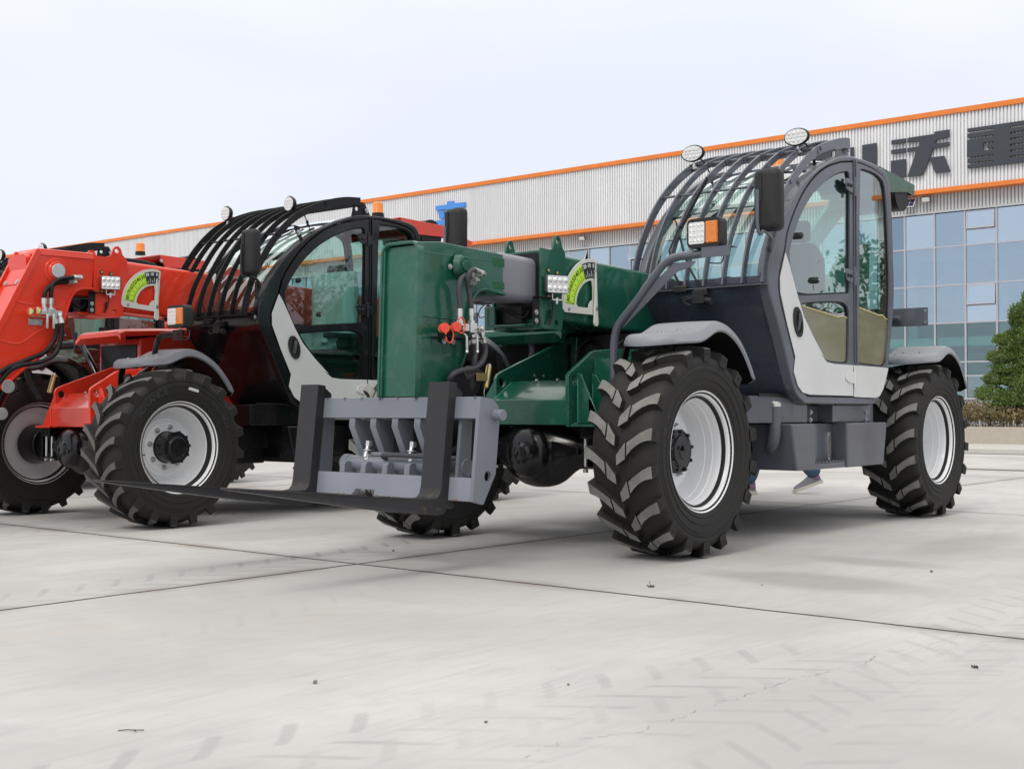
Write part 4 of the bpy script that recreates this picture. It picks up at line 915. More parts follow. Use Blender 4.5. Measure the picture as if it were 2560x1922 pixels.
# ------------------------------------------------------------------ the telehandler, in its own frame (metres)
def helix_hose(mb, pts, r): mb.tube(pts, r, 9, 5)
def rods(mb, pts, r=.02): mb.tube(pts, r, 10, 0)
def build_cab(root, S):
    fm, fd = S['frame'], S['apron']
    # door side hoop and far side hoop
    mb = MB(fm); ring_plate(mb, OUTS, INS, YC-.085, YC); cf = mb.build('cab_frame', root, .034, 4)
    mb = MB(fm); ring_plate(mb, OUTS, INS, .05, .11); mb.build('side_hoop', cf, .015, 2)
    # apron, roof and rear skins
    mb = MB(fd); slab(mb, FP, [.06, .10, .3, .55, .8, .92, .97, .985], [.02, -.002, -.014, -.018, -.010, -.002, .001, .003], .012)
    mb.build('front_apron', root, sharp=50)
    wb = FP[-1]
    mb = MB(fd); mb.span((wb[0]-.16, .08, wb[1]-.05), (wb[0]-.03, .94, wb[1]-.012)); mb.build('dashboard_sill', root, .01)
    mb = MB(M['glassfront']); gf = OUTS[3*9:3*19+1]; slab(mb, gf, [.10, .3, .55, .75, .945], [.022, .010, .006, .010, .022], .005)
    ws = mb.build('windscreen', root, sharp=60)
    mb = MB(fm); mb.bar([Vector((p[0]-.03, .5, p[1]-.03)) for p in (gf[12], gf[13])], .84, .03, (0, 1, 0)); mb.build('windscreen_crossbar', ws, .005)
    mb = MB(M['roofskin'] if 'roofskin' in M else fd); rp_ = OUTS[3*19:3*22+1]; slab(mb, rp_, [.10, .3, .55, .75, .945], [.02, -.006, -.012, -.006, .02], .02); mb.build('roof', root, sharp=50)
    rr_ = OUTS[3*22:3*27]; mb = MB(M['glass']); slab(mb, rr_, [.11, .5, .94], [.03, .02, .03], .005); mb.build('rear_window', root, sharp=60)
    mb = MB(fd); slab(mb, OUTS[3*27-1:3*31], [.09, .5, .95], [.03, .02, .03], .02); mb.span((-2.5, .09, .885), (-1.4, .95, .92)); mb.build('cab_floor', root, sharp=50)
    # seal shadow gap plate just behind the door
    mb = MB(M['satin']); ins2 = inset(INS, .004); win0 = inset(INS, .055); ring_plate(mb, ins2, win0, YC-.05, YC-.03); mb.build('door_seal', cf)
    # door: frame with two openings, white lower panel, panes, hinges, handle
    BX0 = un('A', 1757, 800, y=YC).x            # line where door and rear quarter meet
    dpo = [p for p in inset(INS, .008)]
    front = clip_x(dpo, BX0+.004, True); rear = clip_x(dpo, BX0-.012, False)
    d = empty('door', parent=root)
    mb = MB(fm); mb.yplate(front, YC-.038, YC+.002, [WIN_UP, WIN_LO]); mb.build('door_frame', d, .006)
    mb = MB(M['white']); mb.yplate(WHITE_F, YC+.0025, YC+.009); mb.build('white_panel', d, .003)
    mb = MB(S['glass']); mb.yplate(inset(WIN_UP, -.004), YC-.020, YC-.015); mb.yplate(inset(WIN_LO, -.004), YC-.020, YC-.015); mb.build('door_glass', d)
    mb = MB(M['satin'])
    for W in (WIN_UP, WIN_LO): mb.yplate(inset(W, -.001), YC-.028, YC-.010, [inset(W, .010)])
    mb.yplate(band_below(WIN_UP, un('A', 1400, 1160, y=YC).z), YC-.0145, YC-.0135)
    mb.build('glass_seal', d)
    if S.get('film'):
        z0 = un('A', 1550, 1325, y=YC).z; mb = MB(M['film']); fl = wavy_below(inset(WIN_LO, .012), z0, 1.0); mb.yplate(fl[0], YC-.0125, YC-.011); mb.build('protective_film', d)
        mb = MB(M['filmedge']); mb.tube([(p[0], YC-.010, p[1]) for p in fl[1]], .0055, 6, 3); mb.build('film_edge', d)
    # quarter panel behind the door
    q = empty('rear_quarter', parent=root)
    mb = MB(fm); mb.yplate(rear, YC-.038, YC+.002, [WIN_RE]); mb.build('quarter_frame', q, .006)
    mb = MB(M['white']); mb.yplate(WHITE_R, YC+.0025, YC+.009); mb.build('white_panel', q, .003)
    mb = MB(S['glass']); mb.yplate(inset(WIN_RE, -.004), YC-.020, YC-.015); mb.build('quarter_glass', q)
    mb = MB(M['satin']); mb.yplate(inset(WIN_RE, -.001), YC-.028, YC-.010, [inset(WIN_RE, .010)])
    zb = un('A', 1900, 1290, y=YC).z
    mb.build('glass_seal', q)
    if S.get('film'):
        mb = MB(M['film']); fl = wavy_below(inset(WIN_RE, .012), zb-.04, -1.0); mb.yplate(fl[0], YC-.0125, YC-.011); mb.build('protective_film', q)
        mb = MB(M['filmedge']); mb.tube([(p[0], YC-.010, p[1]) for p in fl[1]], .0055, 6, 3); mb.build('film_edge', q)
    # door post line
    a, b = un('A', 1768, 280, y=YC), un('B', 1508, 240, y=YC); mb = MB(fm); mb.span((BX0-.022, YC+.003, b.z), (BX0-.002, YC+.018, a.z)); mb.span((BX0+.006, YC+.003, b.z), (BX0+.018, YC+.010, a.z)); mb.build('door_post', root, .003)
    for (k, X, Y_) in (('A', 1700, 455), ('A', 1700, 1078)):
        p = un(k, X, Y_, y=YC); h = empty('hinge', parent=root); mb = MB(fm)
        mb.yplate([(p.x+.055, p.z+.03), (p.x+.035, p.z+.045), (p.x-.055, p.z+.040), (p.x-.055, p.z-.045), (p.x-.02, p.z-.045), (p.x+.04, p.z-.03)], YC+.018, YC+.028)
        mb.cyl((p.x-.075, YC+.03, p.z-.065), (p.x-.075, YC+.03, p.z+.065), .011, n=10); mb.span((p.x-.13, YC+.018, p.z-.04), (p.x-.055, YC+.026, p.z+.035)); mb.build('leaf_plate', h, .003)
        mb = MB(M['blackplastic'])
        for dx in (.028, -.015): mb.lathe([(.001, YC+.044), (.008, YC+.040), (.0125, YC+.034), (.0125, YC+.028), (.001, YC+.028)], (p.x+dx, 0, p.z), n=14)
        build_split(mb, 'cap', h)
    p = un('B', 1490, 318, y=YC); mb = MB(M['white']); mb.yplate([(p.x+.085, p.z+.0), (p.x+.06, p.z+.035), (p.x-.05, p.z+.038), (p.x-.05, p.z-.04), (p.x+.04, p.z-.034), (p.x+.085, p.z-.015)], YC+.010, YC+.018); mb.cyl((p.x-.052, YC+.016, p.z-.07), (p.x-.052, YC+.016, p.z+.055), .008, n=8); mb.build('lower_hinge', root, .002)
    p = un('A', 1357, 1397, y=YC); hb = empty('door_handle', parent=root); ang = R_(-18)
    def el(a, b, n=28): return [(p.x+a*math.cos(t)*math.cos(ang)-b*math.sin(t)*math.sin(ang), p.z+a*math.cos(t)*math.sin(ang)+b*math.sin(t)*math.cos(ang)) for t in [2*PI*i/n for i in range(n)]]
    mb = MB(M['blackplastic']); mb.yplate(el(.058, .098), YC+.009, YC+.019, [el(.040, .070)]); mb.yplate(el(.05, .09), YC+.0092, YC+.011); mb.build('bezel', hb, .005, 3)
    mb = MB(M['greyplastic']); mb.bar([(p.x-.012, YC+.018, p.z+.055), (p.x-.005, YC+.024, p.z+.01), (p.x+.006, YC+.018, p.z-.05)], .028, .008, (1, 0, .1), 3); mb.build('grip', hb, .003)
    for (X, Y_) in ((1380, 800), (1492, 1108)):
        p = un('A', X, Y_, y=YC); mb = MB(M['blackplastic']); mb.lathe([(.001, YC+.020), (.016, YC+.019), (.022, YC+.010), (.022, YC-.015), (.001, YC-.015)], (p.x, 0, p.z), n=18)
        if Y_ > 1000: mb.use(M['boltsteel']).cyl((p.x, YC+.018, p.z), (p.x, YC+.030, p.z), .007, n=8)
        mb.build('glass_clamp', root)
    # inside
    mb = MB(M['seat']); sx = -1.95
    mb.box((sx, .52, 1.32), (.48, .48, .13)); mb.loft([[Vector((sx-.20-.06*t-.02*s_, .52+w*q, 1.40+.62*t)) for q, s_ in ((-1, 0), (1, 0), (1, 5), (-1, 5))] for t, w in ((0, .20), (.35, .24), (.8, .22), (1, .15))])
    mb.box((sx-.27, .52, 2.10), (.08, .26, .16)); mb.box((sx-.02, .52, 1.16), (.36, .34, .2)); se = mb.build('seat', root, .035, 3)
    for yy in (.25, .79): MB(M['seat']).box((sx-.05, yy, 1.52), (.36, .07, .05)).build('armrest', se, .015)
    if S.get('wrap'):
        mb = MB(M['foil'])
        for j in range(2):
            for i in range(3):
                secs = []
                for t in range(6):
                    row = []
                    for a in range(14): an = 2*PI*a/14; rr = .16+.05*mnoise.noise(Vector((t*.7+j*5, a*.9, i))); row.append(Vector((sx-.22+.25*j+math.cos(an)*rr*.5, .52+(i-1)*.12+math.sin(an)*rr, (1.42 if j else 1.55)+t*(.03 if j else .11)-.02*j)))
                    secs.append(row)
                mb.loft(secs)
        mb.build('wrapping', se)
    mb = MB(M['blackplastic']); c = Vector((-1.42, .50, 1.58)); tilt = Matrix.Rotation(R_(38), 4, 'Y')
    tor = MB(M['blackplastic']); tor.lathe([(.185+.013*math.cos(a), .013*math.sin(a)) for a in [2*PI*i/8 for i in range(8)]], ax='z', n=36, close=True)
    for k in range(3): a = 2*PI*k/3+.5; tor.bar([(0, 0, -.02), (.1*math.cos(a), .1*math.sin(a), -.015), (.185*math.cos(a), .185*math.sin(a), 0)], .03, .012, (0, 0, 1))
    tor.cyl((0, 0, -.03), (0, 0, .02), .05); tor.cyl((0, 0, -.45), (0, 0, -.02), .035); tor.xform(Matrix.Translation(c)@tilt.inverted()); sw = tor.build('steering_wheel', root)
    mb = MB(M['greyplastic']); mb.box((-1.50, .52, 1.20), (.16, .60, .50)); mb.box((-1.36, .62, 1.52), (.12, .22, .08)); mb.box((-1.95, .17, 1.35), (.9, .12, .5)); mb.build('console', root, .03, 3)
    f = empty('cab_fan', parent=root); fc = Vector((-1.55, .25, 2.18)) 
    mb = MB(M['blackplastic'])
    for r_ in (.03, .05, .07, .088): mb.lathe([(r_+.002*math.cos(a), .02+.002*math.sin(a)) for a in [2*PI*i/5 for i in range(5)]], fc, 'y', 26, True)
    for k in range(14): a = 2*PI*k/14; mb.tube([fc+Vector((.02*math.cos(a), .025, .02*math.sin(a))), fc+Vector((.088*math.cos(a), .02, .088*math.sin(a))), fc+Vector((.088*math.cos(a), -.02, .088*math.sin(a)))], .0017, 4, 0)
    for k in range(4): a = 2*PI*k/4; mb.poly3([fc+Vector((r_*math.cos(a+o), 0, r_*math.sin(a+o))) for r_, o in ((.015, 0), (.075, -.25), (.08, .35), (.015, .9))], (0, .004, 0))
    mb.cyl(fc+Vector((0, -.05, 0)), fc+Vector((0, .02, 0)), .02); mb.tube([fc+Vector((0, -.04, -.01)), fc+Vector((.02, -.06, -.12))], .008, 6, 0); mb.build('fan_guard', f)
    # wipers
    for i, (a, b, c_) in enumerate((((560, 1150), (480, 900), (700, 480)), ((700, 1170), (600, 980), (540, 760)))):
        w_ = empty('wiper', parent=root); pts = []
        for (X, Y_), xx in zip((a, b, c_), (wb[0]-.01, wb[0]-.03, None)):
            if xx is None: xx = wb[0]-.34+.13*i
            pts.append(un('A', X, Y_, x=xx+.04))
        MB(M['satin']).tube(pts, .007, 6, 3).build('arm', w_)
        m_ = pts[2]; d_ = (pts[2]-pts[1]).normalized(); MB(M['blackplastic']).bar([m_-d_*.34, m_-d_*.1, m_+d_*.10], .008, .025, (0, 1, 0)).build('blade', w_)
        MB(M['blackplastic']).box(pts[0]+Vector((0, 0, -.02)), (.05, .10, .05)).build('pivot_cover', w_, .012)
    p = un('A', 690, 1225, x=wb[0]+.035); mb = MB(M['blackplastic']); mb.box(p, (.05, .085, .08)); mb.cyl(p+Vector((0, .04, -.02)), p+Vector((.02, .10, -.035)), .022, n=12); mb.tube([p+Vector((0, -.04, 0)), p+Vector((.02, -.11, -.02)), p+Vector((.02, -.06, -.05))], .005, 6); mb.build('washer_motor', root, .01)
def clip_x(poly, X, keep_greater):
    out = []; n = len(poly); ins = (lambda p: p[0] >= X) if keep_greater else (lambda p: p[0] <= X)
    for i in range(n):
        a, b = poly[i], poly[(i+1) % n]
        if ins(a): out.append(a)
        if ins(a) != ins(b): t = (X-a[0])/(b[0]-a[0]); out.append((X, a[1]+t*(b[1]-a[1])))
    return out
def clip_z(poly, Z):
    sw = [(p[1], p[0]) for p in poly]; return [(p[1], p[0]) for p in clip_x(sw, Z, False)]
def band_below(poly, z): return clip_z(inset(poly, .009), z-.03)
def wavy_below(poly, z, ph):
    low = clip_z(poly, z); xs = [p[0] for p in low if abs(p[1]-z) < 1e-5]; x0, x1 = min(xs), max(xs); line = []
    for i in range(17): t = i/16; line.append((x0+(x1-x0)*t, z+.016*math.sin(t*11+ph)*math.sin(PI*min(1, t*3+.2))+(.05*t-.03)))
    rest = [p for p in low if abs(p[1]-z) >= 1e-5]
    # order the rest from the x1 end round to the x0 end
    rest.sort(key=lambda p: math.atan2(p[1]-z-.001, p[0]-(x0+x1)/2), reverse=True)
    return line+rest, line
def guard(root, S, ylist):
    g_ = empty('screen_guard', parent=root); m = S['guard']; G3 = catmull([Vector((p[0], 0, p[1])) for p in S.get('gu', GU)], 4)
    for k, y in enumerate(ylist):
        end = k in (0, len(ylist)-1); w = .058 if end else .044; mb = MB(m); G = G3 if end else G3[:-2]
        prev = None
        for i, p in enumerate(G):
            t = (G[min(i+1, len(G)-1)]-G[max(i-1, 0)]).normalized(); n = Vector((t.z, 0, -t.x)); n = -n if n.dot(Vector((-2, 0, 1.6))-p) < 0 else n
            ww = w*(1.25 if end and i > len(G)-9 else 1); c = Vector((p.x, y, p.z)); hy = .006
            row = [mb.v(c+Vector((0, -hy, 0))), mb.v(c+Vector((0, hy, 0))), mb.v(c+n*ww+Vector((0, hy, 0))), mb.v(c+n*ww+Vector((0, -hy, 0)))]
            if prev: mb.bridge(prev, row)
            else: mb.face(list(reversed(row)))
            prev = row
        mb.face(prev); mb.build('guard_bar', g_, .002, 1)
    y0, y1 = ylist[0], ylist[-1]
    for q, rr in ((.40, .008), (.735, .010)):
        p = G3[int(q*len(G3))]; t = (G3[int(q*len(G3))+1]-p).normalized(); n = Vector((t.z, 0, -t.x)); n = -n if n.dot(Vector((-2, 0, 1.6))-p) < 0 else n; c = p+n*.022
        mb = MB(m); mb.cyl((c.x, y0, c.z), (c.x, y1, c.z), rr, n=10)
        for y in ylist: mb.cyl((c.x, y-.014, c.z), (c.x, y+.014, c.z), rr*1.7, n=10)
        mb.build('cross_rod', g_)
    a = G3[0]; mb = MB(m); mb.span((a.x-.055, y0-.006, a.z-.018), (a.x+.004, y1+.02, a.z-.012)); mb.span((a.x-.055, y0, a.z-.012), (a.x-.049, y1, a.z+.035)); mb.build('base_angle', g_, .0015, 1)
    e = G3[-1]; mb = MB(m); mb.span((e.x-.01, y0, e.z-.075), (e.x-.002, y1, e.z-.0)); mb.span((e.x+.20, y0, e.z-.06), (e.x+.24, y1, e.z-.050)); mb.build('top_plate', g_, .002, 1)
    for (X, Y_, w_) in ((1690, 200, 1), (1362, 372, 0), (1138, 1118, 0)):
        p = un('A', X, Y_, y=y1); mb = MB(m)
        if w_: mb.yplate([(p.x+.10, p.z-.075), (p.x+.07, p.z+.05), (p.x+.02, p.z+.07), (p.x-.06, p.z+.07), (p.x-.14, p.z-.05), (p.x-.14, p.z-.07)], y1-.03, y1-.024, [circ(p.x+.035, p.z+.005, .018)])
        else: mb.yplate([(p.x+.05, p.z+.055), (p.x+.03, p.z+.005), (p.x-.05, p.z-.10), (p.x-.065, p.z-.09), (p.x-.02, p.z+.02), (p.x-.02, p.z+.05)], y1-.014, y1-.007)
        b = mb.build('guard_bracket', g_, .002, 1); mb = MB(M['boltsteel']); q = p+Vector((-.07 if w_ else -.005, .0, .0)); mb.hexbolt((q.x, y1-.008, q.z), (0, 1, 0), .015, .012); mb.build('bolt', root) if False else mb.build('guard_bolt', g_)
    # lamps
    for c in S['lamps']:
        l_ = empty('roof_work_lamp', parent=root); rx, rz = (.092, .060) if S['oval'] else (.066, .066); yaw = Matrix.Rotation(R_(0), 3, 'Z')
        prof = [(1.0, 0), (1.0, -.012), (.86, -.035), (.45, -.055)]; mb = MB(M['satin']); secs = [[Vector((c.x+h, c.y+rx*k*math.cos(2*PI*i/26), c.z+rz*k*math.sin(2*PI*i/26))) for i in range(26)] for k, h in [(.93, .004)]+prof]
        mb.loft(secs); mb.build('housing', l_)
        mb = MB(M['lens']); mb.xplate([(c.y+rx*.88*math.cos(2*PI*i/26), c.z+rz*.88*math.sin(2*PI*i/26)) for i in range(26)], c.x+.0045, c.x+.009)
        for row in (-1, 1):
            for i in range(4): mb.sphere((c.x+.008, c.y+(i-1.5)*rx*.36, c.z+row*rz*.42), rx*.15, 8, 5, (.5, 1, 1))
        mb.xplate([(c.y+q[0], c.z+q[1]) for q in rrect(rx*1.6, rz*.16, .002, 2)], c.x+.009, c.x+.0115); mb.build('lens', l_)
        mb = MB(M['zinc']); mb.cyl((c.x-.02, c.y, c.z-rz*.9), (c.x-.02, c.y, c.z-rz-.035), .008); mb.span((c.x-.035, c.y-.03, c.z-rz-.045), (c.x-.005, c.y+.03, c.z-rz-.037)); mb.cyl((c.x-.02, c.y, c.z-rz-.05), (c.x-.02, c.y, c.z-rz-.02), .014, n=6); mb.build('foot', l_)
        mb = MB(M['satin']); mb.tube([(c.x-.05, c.y, c.z-.02), (c.x-.11, c.y+.03, c.z-.05), (c.x-.16, c.y+.05, c.z-.14), (c.x-.20, c.y+.04, c.z-.21)], .005, 6); mb.cyl((c.x-.155, c.y+.05, c.z-.13), (c.x-.17, c.y+.048, c.z-.175), .011, n=8); mb.build('cable', l_)
def mirror(root, c, post, S, rz=0):
    m_ = empty('wing_mirror', parent=root); c = Vector(c); w, h = S.get('mir', (.17, .375)); rot = Matrix.Rotation(rz, 4, 'Z')
    mb = MB(M['blackplastic']); secs = [[Vector((x_, p[0], p[1])) for p in rrect(w*k, h*k2, .035*k, 4)] for x_, k, k2 in ((-.03, .97, .985), (-.022, 1, 1), (.012, 1, 1), (.036, .95, .975), (.050, .80, .90), (.054, .6, .8))]
    mb.loft(secs); mb.span((.045, -w*.30, -.01), (.060, -w*.14, h*.42)); mb.xform(Matrix.Translation(c)@rot); mb.build('housing', m_, sharp=40)
    mb = MB(M['lens'].copy() if False else mirror_mat); mb.xplate([(p[0], p[1]) for p in rrect(w*.9, h*.93, .03, 4)], -.034, -.0305); mb.xform(Matrix.Translation(c)@rot); mb.build('mirror_glass', m_)
    mb = MB(M['blackplastic'] if S['key'] != 'slate' else S['frame']); pts = [c+rot.to_3x3()@Vector((.062, -w*.28, .06)), c+rot.to_3x3()@Vector((.064, -w*.28, -h*.40)), c+rot.to_3x3()@Vector((.05, -w*.22, -h*.55))]+[Vector(p) for p in post]
    mb.tube(pts, .0115, 10, 4); e = Vector(post[-1]); mb.cyl(e+Vector((0, 0, .10)), e+Vector((0, 0, -.045)), .0155, n=10); mb.build('mirror_arm', m_)
    return m_
def lamp_arm(root, S, side):
    if 'armp' in S: return lamp_arm_low(root, S, side)
    s_ = side; f = lambda x, y, z: Vector((x, (y+.04)*s_-.04, z)); m = S['arm']
    a = empty('lamp_arm', parent=root); mb = MB(m); X0 = -.08
    mb.tube([f(X0-.0, .44, .98), f(X0, .44, 1.10), f(X0, .445, 1.24), f(X0, .48, 1.33), f(X0, .60, 1.455), f(X0, .74, 1.61), f(X0, .80, 1.665), f(X0, .87, 1.692), f(X0, 1.0, 1.698), f(X0, 1.12, 1.70)], .024, 12, 3)
    mb.build('tube', a)
    mb = MB(m); mb.poly3([f(X0-.003, .50, 1.30), f(X0-.003, .74, 1.57), f(X0-.003, .86, 1.66), f(X0-.003, 1.0, 1.66), f(X0-.003, .97, 1.63), f(X0-.003, .88, 1.61), f(X0-.003, .78, 1.53)], (.006, 0, 0)); mb.build('web_plate', a)
    c1, c2 = f(X0, 1.06, 1.70), f(X0, 1.24, 1.70); mb = MB(m); mb.span((X0-.04, min(c1.y, c2.y), 1.722), (X0+.04, max(c1.y, c2.y), 1.728)); mb.span((X0+.034, min(c1.y, c2.y), 1.67), (X0+.04, max(c1.y, c2.y), 1.722)); mb.build('lamp_bracket', a, .001, 1)
    y_ = f(0, .46, 0).y; mb = MB(m); mb.span((X0-.02, y_-.045, .90), (X0-.012, y_+.045, 1.09)); mb.build('foot_plate', a, .01); mb = MB(M['boltsteel']); mb.hexbolt((X0-.012, y_-.02, 1.05), (1, 0, 0), .013, .01); mb.build('bolt', a)
def lamp_arm_low(root, S, s_):
    f = lambda x, y, z: Vector((x, (y+.04)*s_-.04, z)); a = empty('lamp_arm', parent=root); X0 = -.08
    mb = MB(S['arm']); mb.tube([f(X0-.10, .48, 1.15), f(X0-.06, .68, 1.20), f(X0, .82, 1.30), f(X0, .855, 1.385), f(X0, .90, 1.425), f(X0, .98, 1.432), f(X0, 1.16, 1.434)], .021, 12, 4); mb.build('tube', a)
    c1, c2 = f(X0, 1.10, 0), f(X0, 1.22, 0); mb = MB(S['arm']); mb.span((X0-.04, min(c1.y, c2.y), 1.452), (X0+.04, max(c1.y, c2.y), 1.459)); mb.span((X0+.034, min(c1.y, c2.y), 1.38), (X0+.04, max(c1.y, c2.y), 1.459)); mb.build('lamp_bracket', a, .001, 1)
def carriage(root, S, S_tilt=6.5):
    """fork carriage with its two forks, leaning back a little"""
    org = Vector((1.29, 0, .36)); T = Matrix.Translation(org)@Matrix.Rotation(-R_(S_tilt), 4, 'Y')@Matrix.Translation(-org)
    c_ = empty('fork_carriage', parent=root); m = M['carriage']; x0 = 1.29; YL, YR = -.80, .535
    def B(mb, name, bev=.004): mb.xform(T); return mb.build(name, c_, bev)
    mb = MB(m); mb.span((x0-.035, YL, .783), (x0, YR-.02, .895)); B(mb, 'top_rail')
    mb = MB(plain('rail_notch', (.10, .10, .11), .7))
    for i in range(10): y = YL+.06+i*.137; mb.span((x0-.028, y, .8955), (x0+.0015, y+.016, .8965)); mb.span((x0+.0005, y, .882), (x0+.0015, y+.014, .8955))
    B(mb, 'latch_notch', 0)
    mb = MB(rusty := rust_paint()); ys = [YL, -.30, -.30, -.13, -.13, YR-.02]
    mb.xplate([(YL, .365), (-.34, .365), (-.31, .398), (-.17, .398), (-.17, .365), (YR-.02, .365), (YR-.02, .485), (YL, .485)], x0-.04, x0); B(mb, 'bottom_rail')
    prof = [(x0, .365), (x0, .895), (x0-.10, .895), (x0-.145, .865), (x0-.165, .82), (x0-.165, .52), (x0-.085, .355)]
    for y0, y1, hole in ((YR-.022, YR, True), (YL-.02, YL, True)):
        mb = MB(m); mb.yplate(prof, y0, y1, [circ(x0-.105, .50, .027)] if hole else []); B(mb, 'end_plate', .003)
    for y0 in (YR-.16, YL+.13):
        mb = MB(m); mb.yplate([(x0-.03, .40), (x0-.03, .89), (x0-.11, .87), (x0-.13, .40)], y0, y0+.02); B(mb, 'inner_plate', .003)
    mb = MB(m); mb.cyl((x0-.125, YR-.4, .815), (x0-.125, YR+.055, .815), .029, n=24); mb.cyl((x0-.125, YL+.3, .815), (x0-.125, YL-.04, .815), .029, n=24); B(mb, 'carriage_pin', .003)
    for i in range(4):     # curved ribs hanging from the top rail
        y = -.415+i*.165; mb = MB(m); mb.yplate([(x0-.006, .785), (x0-.006, .738), (x0-.085, .612), (x0-.10, .585), (x0-.20, .585), (x0-.20, .785)], y, y+.046); B(mb, 'rib', .003)
        mb = MB(m); mb.yplate([(x0-.005, .484), (x0-.005, .535), (x0-.02, .548), (x0-.05, .548), (x0-.10, .50), (x0-.10, .484)], y-.045, y-.005); B(mb, 'lug_plate', .004)
    mb = MB(m); mb.span((x0-.24, -.36, .585), (x0-.075, .20, .606)); B(mb, 'cross_plate', .003)
    mb = MB(M['satin']); mb.box((x0-.30, -.07, .66), (.10, .62, .36)); B(mb, 'pivot_frame', .01)
    mb = MB(m); mb.cyl((x0-.10, -.50, .540), (x0-.10, .40, .540), .047, n=28); mb.cyl((x0-.10, -.515, .540), (x0-.10, -.47, .540), .052, n=28); B(mb, 'side_shift_cylinder', .004)
    mb = MB(M['zinc'])
    for y in (-.315, .02): mb.cyl((x0-.055, y, .575), (x0-.075, y, .66), .012, n=10); mb.cyl((x0-.075, y, .635), (x0-.075, y, .665), .020, n=6); mb.cyl((x0-.075, y, .612), (x0-.075, y, .616), .032, n=16); mb.cyl((x0-.075, y, .560), (x0-.075, y, .592), .021, n=6)
    mb.xform(T); build_split(mb, 'clamp_bolt', c_, .12)
    mb = MB(M['hose']); mb.tube([(x0-.06, -.16, .572), (x0-.03, -.155, .585), (x0-.03, -.05, .590), (x0-.03, .12, .588), (x0-.05, .28, .60), (x0-.16, .34, .70)], .0135, 9, 4); B(mb, 'cylinder_hose', 0)
    for yc in (.298, -.695):
        f = empty('fork', parent=root); w = .145; mb = MB(M['forkblack']); L = 1.335
        prof = [(x0+.002, .325), (x0+.002, .965), (x0+.058, .965), (x0+.058, .43), (x0+.064, .395), (x0+.084, .372), (x0+.13, .362), (x0+.5, .352), (x0+L, .338), (x0+L, .329), (x0+.55, .292), (x0+.25, .285), (x0+.06, .285), (x0+.02, .297)]
        prof = [(a, b) for a, b in prof]
        mb.yplate(prof, yc-w/2, yc+w/2)
        mb.bm.verts.ensure_lookup_table()
        for v in mb.bm.verts:      # the blade narrows towards its tip
            u = max(0, (v.co.x-(x0+1.0))/(L-1.0))
            if u > 0: v.co.y = yc+(v.co.y-yc)*(1-.38*u*u)
        mb.xform(T); mb.build('fork_blade', f, .006, 2)
        mb = MB(M['forkblack']); mb.yplate([(x0+.0, .955), (x0-.055, .925), (x0-.058, .885), (x0-.038, .885), (x0-.034, .90), (x0+.0, .90)], yc-w/2+.01, yc+w/2-.01); mb.yplate([(x0, .40), (x0-.06, .34), (x0-.045, .325), (x0, .35)], yc-w/2+.01, yc+w/2-.01); mb.xform(T); build_split(mb, 'fork_hook', f)
def rust_paint():
    t = NT('chipped_blue_grey_enamel'); o = t.obj(); x, y, z = t.sep(o); n = t.noise(o, 22, 6, .75)
    e = t.ma('ADD', t.ramp(z, .345, .43, .62, 0), t.ma('SUBTRACT', n, .5)); k = t.ramp(e, .50, .58)
    n1 = t.noise(o, 3, 3); c = t.mix(t.ramp(n1, .3, .7), (.185,.20,.24), (.215,.23,.27)); c = t.mix(k, c, t.mix(n, (.10,.045,.02), (.25,.15,.09)))
    return t.done(t.bsdf(c, t.ma('ADD', t.ma('MULTIPLY', k, .35), .42), 0, t.bump(n, .05, .01), .15))
mirror_mat = plain('mirror_glass', (.8,.8,.8), .03, 1, 0, 5, 0)
M['roofskin'] = None; M.pop('roofskin')
def boxsec(mb, x0, x1, y0, y1, z0a, z1a, z0b, z1b, r=.03, n=3):
    """rounded box tube along x, from (x0: z0a..z1a) to (x1: z0b..z1b)"""
    secs = []
    for x, za, zb in ((x0, z0a, z1a), (x1, z0b, z1b)):
        secs.append([Vector((x, p[0], p[1])) for p in rrect(y1-y0, zb-za, r, n, ((y0+y1)/2, (za+zb)/2))])
    mb.loft(secs)
